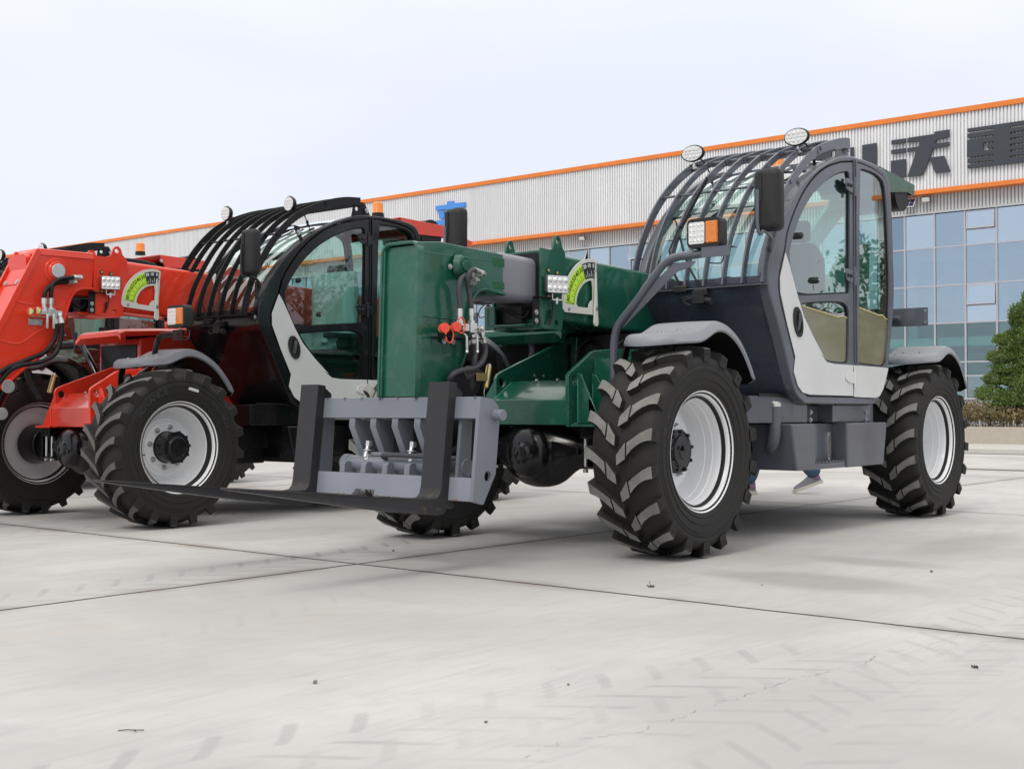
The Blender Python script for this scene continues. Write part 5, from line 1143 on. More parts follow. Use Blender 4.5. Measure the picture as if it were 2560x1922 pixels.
def chassis(root, S):
    g = S['body']
    # long frame rails and the front plates either side of the boom
    mb = MB(g)
    rp = [un('M', X, Y, y=-.36) for X, Y in ((172, 915), (168, 400), (190, 355), (240, 322), (880, 0))]+[un('C', 1590, 735, y=-.36)]
    pts = [(p.x, p.z) for p in rp]; pts[0] = (pts[0][0], .725)
    pts += [(-1.15, 1.46), (-4.3, 1.46), (-4.3, .55), (-.9, .55), (-.6, .725)]
    mb.yplate(pts, -.385, -.36, [circ(un('M', 235, 440, y=-.36).x, un('M', 235, 440, y=-.36).z, .030)]); mb.build('frame_plate', root, .006)
    mb = MB(g)
    lp = [un('M', X, Y, y=.25) for X, Y in ((925, 915), (920, 370), (940, 335), (1160, 125), (1200, 108), (1380, 92))]
    pts = [(p.x, p.z) for p in lp]; pts[0] = (pts[0][0], .725); pts += [(-1.2, 1.22), (-4.3, 1.22), (-4.3, .55), (-.9, .55), (-.6, .725)]
    hp = un('M', 985, 420, y=.25)
    mb.yplate(pts, .222, .25, [circ(hp.x, hp.z, .030)])
    # welded inner ledge, outboard fins and foot flange
    mb.span((-.44, .25, .725), (.10, .50, .741))
    for x_, y1 in ((.035, .43), (-.115, .47), (-.30, .48)): mb.poly3([(x_, .25, .741), (x_, y1, .741), (x_, y1-.02, .79), (x_, .285, 1.035), (x_, .25, 1.045)], (-.014, 0, 0))
    mb.span((-.60, .25, .95), (-.14, .52, 1.135)); mb.build('frame_plate', root, .006)
    mb = MB(S['under']); mb.span((-3.2, -.345, .80), (-.74, .21, 1.325)); mb.cyl((-.74, -.05, 1.1), (-.55, -.05, 1.08), .07, n=20); mb.box((-.70, .10, 1.2), (.10, .14, .16)); mb.tube([(-.72, .12, 1.28), (-.58, .10, 1.22), (-.62, .02, 1.0), (-.73, 0, .92)], .014, 8); mb.tube([(-.72, -.2, 1.28), (-.56, -.18, 1.2), (-.58, -.2, 1.0), (-.73, -.2, .9)], .014, 8); mb.build('hydraulic_bay', root, .01)
    # cross box between the plates
    mb = MB(g); prof = [(.085, .735), (.085, .885), (-.105, 1.005), (-.115, 1.005), (-.115, .735)]
    mb.yplate(prof, -.355, .218); mb.build('front_cross_box', root, .008, 3)
    mb = MB(g)      # left outboard flange of the right plate
    mb.span((-.3, -.60, .725), (.08, -.385, .741)); mb.poly3([(.03, -.385, .741), (.03, -.58, .741), (.03, -.40, 1.0), (.03, -.385, 1.0)], (-.014, 0, 0)); mb.build('side_flange', root, .003)
    # weld beads
    mb = MB(S['weld'])
    for P_ in ([(.088, -.352, .74), (.088, -.352, .885), (-.10, -.352, 1.004)], [(.088, .216, .74), (.088, .216, .885)], [(.037, .262, .745), (.037, .262, 1.03)], [(-.113, .262, .745), (-.113, .262, 1.0)], [(.07, .262, .745), (-.25, .262, .745)]):
        pp_ = []
        for a, b in zip(P_, P_[1:]):
            for i in range(14): pp_.append(Vector(a).lerp(Vector(b), i/14)+Vector((0, (i % 2)*.002, 0)))
        mb.tube(pp_, .0042, 5, 0)
    build_split(mb, 'weld_bead', root, .01)
    mb = MB(S['under']); mb.span((-4.25, -.35, .62), (-.65, .215, .80)); mb.span((-4.3, -.5, .55), (-.95, .70, .70)); mb.build('belly_plate', root, .01)
    mb = MB(M['boltsteel'])
    for (X, Y) in ((590, 410), (805, 412)): p = un('M', X, Y, x=-.11); mb.cyl((p.x, p.y, 1.004), (p.x, p.y, 1.018), .012, n=6)
    for (k, X, Y) in (('C', 1508, 772), ('C', 1578, 835), ('C', 1545, 770), ('M', 572, 372), ('M', 663, 375)): p = un(k, X, Y, y=-.358); mb.hexbolt((p.x, -.360, p.z), (0, 1, 0), .009, .008)
    build_split(mb, 'bolt', root)
    # front axle, rear axle
    for xa, nm in ((-.07, 'front_axle'), (-3.61, 'rear_axle')):
        f = 1 if xa > -1 else -1; ax = empty(nm, parent=root); cy = -.075; mb = MB(M['black'])
        prof = [(-.62, .075), (-.44, .082), (-.36, .085), (-.28, .105), (-.22, .150), (-.15, .192), (-.07, .210), (.0, .212), (.07, .205), (.14, .180), (.21, .135), (.29, .10), (.36, .085), (.44, .082), (.62, .075)]
        secs = [[Vector((xa+r*math.cos(2*PI*i/26)*.86, cy+y, .578+r*math.sin(2*PI*i/26)-(.018 if abs(y) < .2 else 0))) for i in range(26)] for y, r in prof]
        mb.loft(secs); mb.build('axle_housing', ax, sub=1)
        mb = MB(M['black']); mb.lathe([(.001, .235), (.045, .232), (.06, .215), (.115, .208), (.135, .195), (.15, .17), (.155, .10), (.17, .0)], (xa if f > 0 else xa, cy, .565), 'x', 30) if f > 0 else mb.sphere((xa-.15, cy, .57), .12)
        mb.bar([(xa+.205, cy-.03, .50), (xa+.235, cy-.03, .56), (xa+.205, cy-.03, .64)], .02, .02, (0, 1, 0)); mb.cyl((xa+.19, cy+.075, .545), (xa+.225, cy+.075, .545), .017, n=6)
        for s_ in (-1, 1):
            mb.poly3([(xa+.13, cy+s_*.17, .64), (xa+.09, cy+s_*.34, .60), (xa+.09, cy+s_*.34, .56), (xa+.13, cy+s_*.17, .49)], (.02, 0, 0))
        mb.build('differential_cover', ax, .006)
        mb = MB(M['black'])
        for s_ in (-1, 1):
            yy = cy+s_*.42; mb.span((xa-.12, yy-.055, .655), (xa+.12, yy+.055, .725)); mb.span((xa-.12, yy-.075, .478), (xa+.12, yy+.075, .492)); mb.box((xa, yy, .60), (.13, .09, .15))
            mb.cyl((xa, cy+s_*.58, .585), (xa, cy+s_*.78, .585), .14, .17, n=24); mb.cyl((xa, cy+s_*.56, .46), (xa, cy+s_*.56, .71), .045, n=14); mb.box((xa, cy+s_*.58, .585), (.16, .08, .27)); mb.tube([(xa-.14, cy+s_*.1, .58), (xa-.15, cy+s_*.45, .58), (xa-.14, cy+s_*.62, .58)], .022, 8)
        mb.build('axle_mount', ax, .008)
        mb = MB(M['zinc'])
        for s_ in (-1, 1):
            yy = cy+s_*.42
            for dx in (-.085, .085):
                for dy in (-.042, .042): mb.cyl((xa+dx, yy+dy, .462), (xa+dx, yy+dy, .66), .0095, n=8); mb.cyl((xa+dx, yy+dy, .455), (xa+dx, yy+dy, .474), .017, n=6)
        build_split(mb, 'axle_bolt', ax, .04)
        mb = MB(M['black']); mb.cyl((xa-f*.2, cy, .6), (xa-f*1.6, cy, .62), .04, n=12); mb.build('drive_shaft', ax)
    # engine cover along the right side
    mb = MB(g); y0, y1 = S.get('hy0', -1.10), S['hy']; secs = []; hx, hz_ = -.50, S['hzz']
    for x, zt, k in ((hx+.02, hz_-.055, .96), (hx+.02, hz_-.02, .98), (hx-.03, hz_, 1), (-.85, hz_+.02, 1), (-2.2, hz_+.06, 1), (-3.2, hz_+.06, 1), (-3.35, hz_, .97)):
        yc, hw = (y0+y1)/2, (y1-y0)/2*k; secs.append([Vector((x, p[0], p[1])) for p in [(yc-hw, .72), (yc+hw, .72), (yc+hw, zt-.05), (yc+hw-.012, zt-.02), (yc+hw-.05, zt), (yc-hw+.08, zt-.01), (yc-hw+.02, zt-.05), (yc-hw, zt-.12)]])
    secs = [s_ if i > 1 else [Vector((v.x-(.05 if v.z < .8 else 0), v.y, v.z)) for v in s_] for i, s_ in enumerate(secs)]
    lid = [[Vector((v.x, v.y, max(v.z, (s_[2].z-.012)))) for v in s_] for s_ in secs]
    mb.loft(lid); hd_ = mb.build('engine_cover', root, .010, 3, sharp=40)
    yc = (y0+y1)/2; low = MB(g); low.loft([[Vector((x, yy, z)) for yy, z in ((y0+.04, .72), (y1-.05, .72), (y1-.05, zz), (y0+.04, zz))] for x, zz in ((hx-.20, hz_-.07), (-.9, hz_-.04), (-3.3, hz_-.04))]); low.build('side_panel', hd_, .01)
    mb = MB(M['satin']); mb.span((hx-.20, y0+.08, .78), (hx-.193, y1-.10, hz_-.12)); mb.build('cover_front_shade', hd_)  # plain black sheet standing for the shade below the cover's lip
    mb = MB(S['under']); mb.span((-3.35, -1.08, .50), (-.75, -.40, .73)); mb.build('fuel_tank', root, .02)
    # tower at the back that carries the boom, with the raised end cover
    # boxes below the cab: tanks, step
    sd = S['box']
    def zx(pts): return pts
    mb = MB(sd); z1 = .738
    mb.loft([[Vector((x, y, z)) for x, z in ((-1.235, z1), (-1.31, .437), (-1.58, .433), (-1.575, z1))] for y in (.45, 1.0)]); mb.build('side_tank', root, .014, 3)
    mb = MB(sd); mb.span((-1.235, .40, .43), (-.80, .70, .735)); mb.build('inner_tank', root, .01)
    mb = MB(sd); mb.loft([[Vector((x, y, z)) for x, z in ((-2.055, z1), (-2.062, .433), (-2.67, .433), (-2.735, z1))] for y in (.45, 1.0)]); mb.build('side_tank', root, .014, 3)
    mb = MB(sd); mb.span((-2.06, .45, .46), (-1.58, .885, z1-.004)); 
    mb.build('step_recess', root, .004)
    mb = MB(sd); mb.span((-2.055, .886, .470), (-1.585, .985, .476)); mb.span((-2.055, .979, .435), (-1.585, .985, .476))
    for i in range(9): mb.span((-1.61-.05*i, .979, .476), (-1.635-.05*i, .985, .486)); mb.span((-1.61-.05*i, .90, .476), (-1.635-.05*i, .93, .484))
    mb.build('step', root, .0015, 1)
    mb = MB(sd); mb.loft([[Vector((x, y, z)) for y, z in ((.3, .742), (yo, .742), (yo, zt), (.3, zt))] for x, yo, zt in ((-1.00, .80, .915), (-1.16, .90, .915), (-1.30, .93, .905), (-1.42, .93, .872), (-1.53, .93, .862), (-1.60, .93, .862))]); mb.build('cab_mount_box', root, .006)
    mb = MB(sd); mb.span((-2.60, .3, .742), (-1.98, .93, .862)); mb.span((-1.98, .3, .742), (-1.60, .82, .855)); mb.build('cab_mount_box', root, .006)
    mb = MB(M['satin']); mb.bar([(-.98, .905, .918), (-1.16, .92, .918), (-1.31, .935, .908), (-1.44, .94, .873), (-1.62, .94, .866)], .012, .02, (0, 1, 0), 3); mb.bar([(-2.0, .94, .866), (-2.5, .94, .866), (-2.60, .94, .90)], .012, .02, (0, 1, 0), 3); mb.build('rubber_edge', root)
    mb = MB(M['boltsteel'])
    for (X, Y) in ((935, 455), (932, 550), (1628, 458), (1628, 548)): p = un('R', X, Y, y=.93); mb.hexbolt((p.x, .931, p.z), (0, 1, 0), .011, .010)
    build_split(mb, 'bolt', root)
    if S['key'] == 'slate':
        c = un('R', 488, 400, y=.90); fp = empty('filler_pipe', parent=root); mb = MB(sd); mb.tube([(c.x, .90, c.z+.01), (c.x, .90, c.z-.08), (c.x, .90, c.z-.155), (c.x-.01, .885, c.z-.215), (c.x-.05, .85, c.z-.255), (c.x-.12, .82, c.z-.27)], .0375, 20, 5); mb.cyl((c.x, .90, c.z-.142), (c.x, .90, c.z-.134), .041, n=24); mb.build('pipe', fp)
        mb = MB(M['zinc']); mb.lathe([(.001, c.z+.042), (.034, c.z+.040), (.036, c.z+.034), (.0405, c.z+.032), (.0405, c.z+.008), (.001, c.z+.008)], (c.x, .90, 0), 'z', 24); mb.box((c.x, .90, c.z+.045), (.05, .014, .012)); mb.box((c.x-.045, .90, c.z+.02), (.012, .02, .04)); mb.build('filler_cap', fp, .0015)
        mb = MB(sd); mb.cyl((-2.83, .80, .70), (-2.83, .80, .875), .047, n=24); mb.build('pipe', fp)
        mb = MB(M['zinc']); mb.cyl((-2.83, .80, .872), (-2.83, .80, .90), .052, n=24); mb.cyl((-2.83, .80, .90), (-2.83, .80, .912), .03, n=12); mb.build('filler_cap', fp, .002)
        p = un('R', 1155, 890, y=.885); sg = empty('sight_glass', parent=root); mb = MB(M['zinc']); slot = rrect(.020, .115, .0099, 4, (p.x, p.z)); mb.yplate(rrect(.046, .205, .004, 2, (p.x, p.z)), .885, .897, [slot]); mb.build('plate', sg, .001)
        mb = MB(plain('oil_sight', (.16, .12, .03), .2)); mb.yplate(slot, .8855, .888); mb.build('window', sg); mb = MB(M['boltsteel']); [mb.hexbolt((p.x, .897, p.z+dz), (0, 1, 0), .010, .006) for dz in (-.082, .082)]; build_split(mb, 'bolt', sg)
def rear_tower(root, S):
    g = S['body']; mb = MB(g)
    prof = [(-3.35, .55), (-3.4, 1.3), (-3.5, 1.9), (-3.9, 2.25), (-4.25, 2.25), (-4.15, .55)]
    mb.yplate(prof, -.36, -.30); mb.yplate(prof, .16, .22); mb.span((-4.14, -.30, .6), (-4.10, .16, 2.0)); mb.poly3([(-3.9, -.33, 2.2), (-4.2, -.33, 2.2), (-5.0, -.33, 2.75), (-4.7, -.33, 2.8)], (0, .05, 0)); mb.build('rear_tower', root, .008)
    mb = MB(g); y0, y1 = -.33, .30
    tp_ = [un(*q, S['fr'], y=y1) for q in S['tail']]; pts = [(p.x, p.z) for p in tp_]; mb.yplate(pts, y0, y0+.015); mb.yplate(pts, y1-.015, y1); a, b, c = Vector((pts[0][0], 0, pts[0][1])), Vector((pts[1][0], 0, pts[1][1])), Vector((pts[2][0], 0, pts[2][1]))
    c_ = pts
    mb.poly3([(c_[0][0], y0+.015, c_[0][1]), (c_[0][0], y1-.015, c_[0][1]), (c_[1][0], y1-.015, c_[1][1]), (c_[1][0], y0+.015, c_[1][1])], (0, 0, -.012))
    mb.poly3([(c_[1][0], y0+.015, c_[1][1]), (c_[1][0], y1-.015, c_[1][1]), (c_[2][0], y1-.015, c_[2][1]), (c_[2][0], y0+.015, c_[2][1])], (.012, 0, 0)); mb.build('boom_end_cover', root, .004)
    zt = min(p[1] for p in pts); xm = sum(p[0] for p in pts)/len(pts)
    mb = MB(M['satin']); mb.cyl((xm-.05, y0+.05, zt+.03), (xm-.05, y1-.02, zt+.03), .15, n=26); mb.build('end_cover_lining', root)
    mb = MB(M['boltsteel']); 
    for t in (.08, .9): mb.hexbolt((pts[0][0]-.03, y1, pts[0][1]-.05-t*.28), (0, 1, 0), .014, .012)
    build_split(mb, 'bolt', root)
    mb = MB(sd_ := S['box']); x = -4.25; mb.span((x-.012, .25, 1.53), (x, .72, 1.685)); mb.span((x-.05, .25, 1.53), (x-.012, .262, 1.685)); mb.cyl((x-.02, .30, 1.60), (x+.05, .50, 1.60), .02, n=12); mb.tube([(x-.03, .3, 1.55), (x-.03, .2, 1.4), (x-.1, .1, 1.2)], .025, 8); mb.build('rear_light_panel', root, .004)
    mb = MB(M['boltsteel']); [mb.hexbolt((x, .70, z), (1, 0, 0), .007, .005) for z in (1.56, 1.655)]; build_split(mb, 'bolt', root)
def boom(root, S, dz=0.0):
    cx = S.get('cx', 0)
    """outer boom, inner section"""
    g = S['body']; t_ = lambda x: dz+S.get('bt', 1.764)+S['bs']*(x-.04)      # top line
    b = empty('boom', parent=root); yL, yR = -.235, .12
    H = .41; mb = MB(g); x0, x1 = .20+cx, -4.35
    boxsec(mb, x0, x1, yL, yR, t_(x0)-H, t_(x0), t_(x1)-H, t_(x1), .03, 4); 
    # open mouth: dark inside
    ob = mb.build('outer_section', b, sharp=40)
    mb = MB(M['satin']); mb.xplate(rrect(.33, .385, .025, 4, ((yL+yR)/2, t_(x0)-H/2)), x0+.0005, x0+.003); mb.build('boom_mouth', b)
    zt = t_(.21+cx); mb = MB(g)     # collar cheeks with lifting eyes
    for y0, y1 in ((yR-.002, yR+.014), (yL-.014, yL+.002)):
        ch = [(.222, zt+.008), (.222, zt-.44), (.205, zt-.462), (.035, zt-.470), (.020, zt-.455), (-.005, zt-.30), (-.02, zt-.11), (-.01, zt+.0), (.02, zt+.035), (.035, zt+.085), (.055, zt+.10), (.075, zt+.095), (.09, zt+.07), (.105, zt+.02), (.135, zt+.005)]
        hp = [circ(.062, zt+.062, .017, 14), circ(.075, zt-.425, .016, 12)]
        kx = S.get('ck', 1); mb.yplate([(.222-(.222-p[0])*kx+cx, p[1]) for p in ch], y0, y1, [[(.222-(.222-p[0])*kx+cx, p[1]) for p in h_] for h_ in hp])
    mb.span((.208+cx, yL-.012, zt-.46), (.222+cx, yR+.012, zt-.41)); mb.span((.0+cx, yL+.0, zt-.468), (.222+cx, yR, zt-.455)); mb.build('collar', b, .0045)
    mb = MB(M['satin']); ic = []
    for (dx, dzz) in ((.16, -.12), (.075, -.128), (.16, -.275), (.075, -.28)): mb.cyl((dx+cx, yR+.012, zt+dzz), (dx+cx, yR+.0155, zt+dzz), .017, n=14)
    build_split(mb, 'adjuster_hole', b); mb = MB(M['brass'])
    for (dx, dzz) in ((.16, -.12), (.075, -.128), (.16, -.275), (.075, -.28)): mb.cyl((dx+cx, yR+.015, zt+dzz), (dx+cx, yR+.022, zt+dzz), .010, n=6)
    build_split(mb, 'adjuster_screw', b)
    # work light on the collar
    wl = empty('work_light', parent=root); cx_, cz_ = .145+cx+S.get('wlx', 0), zt-.205; w_, h_ = .150, .108; y0 = yR+.075
    rot = Matrix.Translation((cx_, y0, cz_))@Matrix.Rotation(R_(-22), 4, 'Z')
    mb = MB(S['wl']); mb.loft([[Vector((p[0], y, p[1])) for p in rrect(w_*k, h_*k, .01, 3)] for y, k in ((-.045, .85), (-.02, .98), (0, 1), (.004, .97))])
    mb.xform(rot); mb.build('housing', wl)
    mb = MB(M['lens']); mb.yplate(rrect(w_*.93, h_*.92, .008, 3), .004, .008)
    for i in range(4):
        for j in range(2): mb.sphere(((i-1.5)*w_*.235, .006, (j-.5)*h_*.45), .0165, 10, 6, (1, .6, 1))
    mb.xform(rot); mb.build('lens', wl)
    mb = MB(M['zinc']); mb.span((-.035, -.02, -.095), (.035, .0, -.088)); mb.span((-.035, -.02, -.095), (-.031, .0, -.055)); mb.span((.031, -.02, -.095), (.035, .0, -.055)); mb.cyl((0, -.01, -.115), (0, -.01, -.08), .009, n=6); mb.xform(rot); mb.build('foot', wl)
    mb = MB(M['satin']); q = Vector((cx_-.005, yR+.03, cz_-.10)); mb.span((cx_+.16, yR+.014, cz_-.245), (cx_+.10, yR+.019, cz_-.075)); mb.span((cx_+.16, yR+.014, cz_-.082), (cx_-.02, yR+.06, cz_-.077))
    mb.tube([q, q+Vector((-.008, .0, -.04)), q+Vector((.012, .0, -.09))], .004, 6); mb.cyl(q+Vector((.008, 0, -.05)), q+Vector((.016, 0, -.10)), .011, n=8); mb.cyl(q+Vector((.016, 0, -.10)), q+Vector((.03, 0, -.135)), .008, n=8); mb.build('bracket', wl, .001)
    mb = MB(M['boltsteel']); [mb.hexbolt((cx_+.13, yR+.019, cz_+d), (0, 1, 0), .011, .008) for d in (-.17, -.22)]; build_split(mb, 'bolt', wl)
    # inner section
    z0, z1 = t_(.22)-.315, t_(.22)-.045; xi = S['xi']
    mb = MB(S['inner']); boxsec(mb, -.3, xi, yL+.045, yR-.045, z0-S['bs']*.5, z1-S['bs']*.5, z0+S['bs']*(xi-.22), z1+S['bs']*(xi-.22), .045, 5); mb.build('inner_section', b, sharp=40)
    mb = MB(g); mb.span((.0+cx, yL+.04, zt-.455), (.33+cx, yL+.06, zt-.34)); mb.span((.0+cx, yL+.06, zt-.455), (.33+cx, yR-.05, zt-.44)); mb.span((.31+cx, yL+.02, zt-.47), (.33+cx, yL+.10, zt-.33)); mb.build('lower_guide', b, .004)
    mb = MB(M['satin']); mb.tube([(.32+cx, -.10, zt-.34), (.31+cx, .0, zt-.39), (.27+cx, .04, zt-.40), (.24+cx, .05, zt-.36)], .008, 6); mb.span((.0+cx, yL+.07, zt-.43), (.28+cx, .03, zt-.335)); mb.build('boom_hose', b)
    # lift cylinder below
    mb = MB(M['satin']); mb.cyl((-.85, -.06, 1.0), (-2.3, -.06, t_(-2.3)-H-.06), .055, n=18); mb.cyl((-2.3, -.06, t_(-2.3)-H-.06), (-2.8, -.06, t_(-2.8)-H-.02), .03, n=12); mb.build('lift_cylinder', root)
    return t_
def fitting(mb, a, b, r):
    a, b = Vector(a), Vector(b); d = b-a; mb.use(M['zinc']); mb.cyl(a, a+d*.45, r*1.25, n=10); mb.cyl(a+d*.45, a+d*.7, r*1.0, n=8); mb.cyl(a+d*.7, b, r*1.45, n=6)
def head_green(root, S):
    g = S['body']; yA, yB = -.17, .09; h = empty('boom_head', parent=root)
    side = [un(*q, y=yB) for q in (('C', 400, 150), ('C', 560, 150), ('C', 990, 238), ('C', 990, 515), ('C', 900, 492), ('C', 850, 480), ('C', 805, 495), ('C', 768, 540), ('C', 748, 620), ('C', 735, 760), ('C', 715, 920), ('C', 660, 1080), ('C', 615, 1140), ('C', 570, 1250))]
    sp = [(p.x, p.z) for p in side]; lo = sp[-1]; sp += [(lo[0]+.02, .85)]; 
    fx = un('C', 372, 1220, y=yB); sp += [(fx.x, fx.z)]
    mb = MB(g)
    for y0, y1 in ((yB-.016, yB), (yA, yA+.016)): mb.yplate(sp, y0, y1)
    mb.build('head_cheek', h, .006)
    mb = MB(g)      # front wrap plate set back between lips, top skin and curved underside
    tx, tz = sp[0]; bx, bz = fx.x, fx.z
    mb.loft([[Vector((x-.016, y, z)), Vector((x-.030, y, z)), Vector((x-.030, y, z-.0)), Vector((x-.016, y, z))][:2]+[Vector((x-.030-.001, y, z-.001)), Vector((x-.017, y, z-.001))] for y in (0,) for x, z in ()], True) if False else None
    mb.poly3([(tx-.018, yA+.016, tz-.012), (tx-.018, yB-.016, tz-.012), (bx-.02, yB-.016, bz), (bx-.02, yA+.016, bz)], (-.014, 0, 0))
    mb.build('head_front_plate', h, .003)
    e = sp[2]; rr_ = .055
    def ucurve(o, r, zlow):
        a_ = [(yA-o, zlow)]+[(yA-o+r-r*math.cos(R_(t)), -r+r*math.sin(R_(t))) for t in range(0, 91, 15)]; return a_+[(yA+yB-q[0], q[1]) for q in reversed(a_)]
    mb = MB(g); oc, ic_ = ucurve(.0008, rr_, -.058), ucurve(-.006, rr_-.008, -.058)
    mb.loft([[Vector((x, q[0], z+q[1])) for q in oc]+[Vector((x, q[0], z+q[1]-.010)) for q in reversed(ic_)] for x, z in ((tx+.002, tz+.004), (e[0], e[1]+.006))])
    mb.build('head_top', h, .002)
    # raised lip round the open front
    mb = MB(g); oc, ic_ = ucurve(.012, rr_+.008, 0), ucurve(-.004, rr_-.006, 0); dx_, L_ = (bx-tx), (bz-tz)
    def at_(q, z0): z = q[1] if q[1] != 0 or True else 0; return z
    def ring_(dep, cv, dz_):
        out = []
        for i, q in enumerate(cv): zz = L_ if i in (0, len(cv)-1) else q[1]+.010-dz_; out.append(Vector((tx+.006+dx_*(zz/L_)-dep, q[0], tz+zz)))
        return out
    A_, B_, C_, D_ = ring_(0, oc, 0), ring_(.045, oc, 0), ring_(.045, ic_, .012), ring_(0, ic_, .012)
    vs4 = [[mb.v(p) for p in L] for L in (A_, B_, C_, D_)]
    for k in range(4):
        P0, P1 = vs4[k], vs4[(k+1) % 4]
        for i in range(len(P0)-1): mb.face([P0[i], P0[i+1], P1[i+1], P1[i]])
    mb.face([L[0] for L in vs4]); mb.face([L[-1] for L in reversed(vs4)]); mb.build('head_lip', h, .002)
    mb = MB(g); arch = [Vector((p[0], 0, p[1])) for p in sp[3:14]]; mb.bar([Vector((p.x, (yA+yB)/2, p.z)) for p in arch], yB-yA+.045, .014, (0, 1, 0), 3); mb.build('head_underside', h, .003)
    mb = MB(g); p = un('C', 690, 322, y=yB); mb.cyl((p.x+.02, yB-.005, p.z), (p.x+.005, yB+.03, p.z-.0), .068, .060, n=32); mb.cyl((p.x, yB+.028, p.z), (p.x, yB+.045, p.z), .052, n=32); mb.cyl((p.x, yB+.045, p.z), (p.x, yB+.052, p.z), .030, n=28); mb.build('pin_boss', h, .004)
    mb = MB(M['boltsteel']); b_ = un('C', 622, 322, y=yB+.03); mb.hexbolt((b_.x, yB+.03, b_.z), (0, 1, 0), .010, .01); mb.build('bolt', h)
    mb = MB(g); w0 = un('C', 400, 655, y=yB); w1 = un('C', 690, 688, y=yB); mb.tube([(w0.x, yB+.001, w0.z), ((w0.x+w1.x)/2, yB+.001, (w0.z+w1.z)/2-.004), (w1.x, yB+.001, w1.z)], .0045, 6); mb.build('weld_seam', h)
    # primed grey band and old stickers on the inner boom
    for X0, Y0_, X1, Y1_ in ((905, 262, 985, 330), (905, 425, 985, 485)):
        a, b_ = un('C', X0, Y0_, y=.0765), un('C', X1, Y1_, y=.0765); mb = MB(plain('old_sticker', (.016, .10, .04), .25, 0, .6, 30, .5)); 
        mb.span((min(a.x, b_.x), yB+.0004, min(a.z, b_.z)), (max(a.x, b_.x), yB+.0010, max(a.z, b_.z))); mb.build('sticker', h)
    # hose set with quick couplings
    hs = empty('hose_set', parent=root); U = lambda X, Y, y: un('S', X, Y, y=y)
    mb = MB(M['satin']); a, b_ = U(235, 1080, yB+.02), U(440, 1200, yB+.02); mb.yplate([(a.x, a.z+.03), (a.x, b_.z), (b_.x, b_.z-.005), (b_.x, a.z+.02)], yB+.001, yB+.007); c0, c1 = U(225, 1000, yB+.07), U(740, 1045, yB+.07); mb.span((c1.x-.02, yB+.002, c1.z-.045), (c0.x, yB+.10, c1.z-.038)); mb.build('bracket_plate', hs, .002)
    mb = MB(M['boltsteel']); [mb.hexbolt((U(X, Y, yB+.007).x, yB+.007, U(X, Y, yB+.007).z), (0, 1, 0), .012, .008) for X, Y in ((275, 1170), (403, 1180))]; build_split(mb, 'bolt', hs)
    for i, (X, Y) in enumerate(((260, 1000), (425, 985))):
        c = U(X, Y, yB+.09); mb = MB(M['redcap']); mb.cyl(c+Vector((.012, .03, 0)), c+Vector((0, .0, 0)), .0265, n=20); mb.build('dust_cap', hs, .003)
        mb = MB(M['brass']); mb.cyl(c, c+Vector((-.02, -.02, 0)), .020, n=16); mb.cyl(c+Vector((-.02, -.02, 0)), c+Vector((-.035, -.035, 0)), .024, n=16); mb.cyl(c+Vector((-.035, -.035, 0)), c+Vector((-.11, -.05, -.0)), .016, n=6); mb.build('coupling', hs, .002)
        mb = MB(M['redcap']); o_ = c+Vector((-.02, .02, -.035 if i == 0 else .01)); mb.tube([o_+Vector((.03*math.cos(t), .01, .042*math.sin(t))) for t in [x*.6 for x in range(0, 11)]], .004, 6, 2); mb.build('cap_strap', hs)
    blk = U(650, 1000, yB+.08); mb = MB(M['zinc']); mb.box(blk, (.055, .05, .055)); mb.box(blk+Vector((.055, 0, .0)), (.05, .035, .04)); mb.box(blk+Vector((-.045, .01, -.005)), (.05, .03, .03)); mb.cyl(blk+Vector((-.04, .03, 0)), blk+Vector((-.04, .055, 0)), .014, n=8); mb.build('valve_block', hs, .004)
    mb = MB(M['zinc'])
    for X, Y0_, Y1_ in ((590, 1100, 1330), (735, 1090, 1330)): a, b_ = U(X-35, 1075, yB+.125), U(X, 1110, yB+.13); c = U(X+5, 1325, yB+.13); mb.bar([a, b_, c], .014, .005, (1, 0, 0)); mb.sphere(c, .0095, 8, 6)
    build_split(mb, 'tap_lever', hs, .12)
    def hose(pts, r=.0145, ends=True):
        P_ = [U(*p) if len(p) == 3 else Vector(p) for p in pts]; m_ = MB(M['hose']); m_.tube(P_, r, 12, 6); 
        return m_
    y2 = yB+.08
    m_ = hose([(705, 200, yB+.09), (655, 205, yB+.11), (610, 300, yB+.10), (615, 450, y2), (640, 600, y2), (655, 735, y2)]); m_.build('hose', hs)
    m_ = hose([(640, 290, yB+.04), (570, 275, yB+.06), (505, 340, y2), (485, 500, y2), (495, 640, y2), (500, 735, y2)]); m_.build('hose', hs)
    m_ = hose([(690, 1195, y2), (715, 1320, y2), (695, 1480, y2), (690, 1600, yB+.05), (560, 1700, yB+.02), (480, 1760, yB-.02)]); m_.build('hose', hs)
    m_ = hose([(832, 1195, y2), (850, 1330, y2), (800, 1470, y2), (680, 1555, y2), (520, 1580, y2), (400, 1640, yB+.06), (340, 1740, yB+.03)], .015); m_.build('hose', hs)
    mb = MB(M['zinc'])
    for a, b_ in (((655, 730, y2), (655, 960, y2)), ((498, 730, y2), (495, 960, y2)), ((690, 1200, y2), (660, 1080, y2)), ((832, 1198, y2), (790, 1050, y2)), ((705, 200, yB+.09), (820, 248, yB+.04)), ((640, 290, yB+.04), (735, 340, yB+.02)), ((640, 250, yB+.02), (760, 262, yB+.01)), ((630, 365, yB+.02), (700, 370, yB+.01))): fitting(mb, U(*a), U(*b_), .0135)
    build_split(mb, 'hose_fitting', hs, .035)
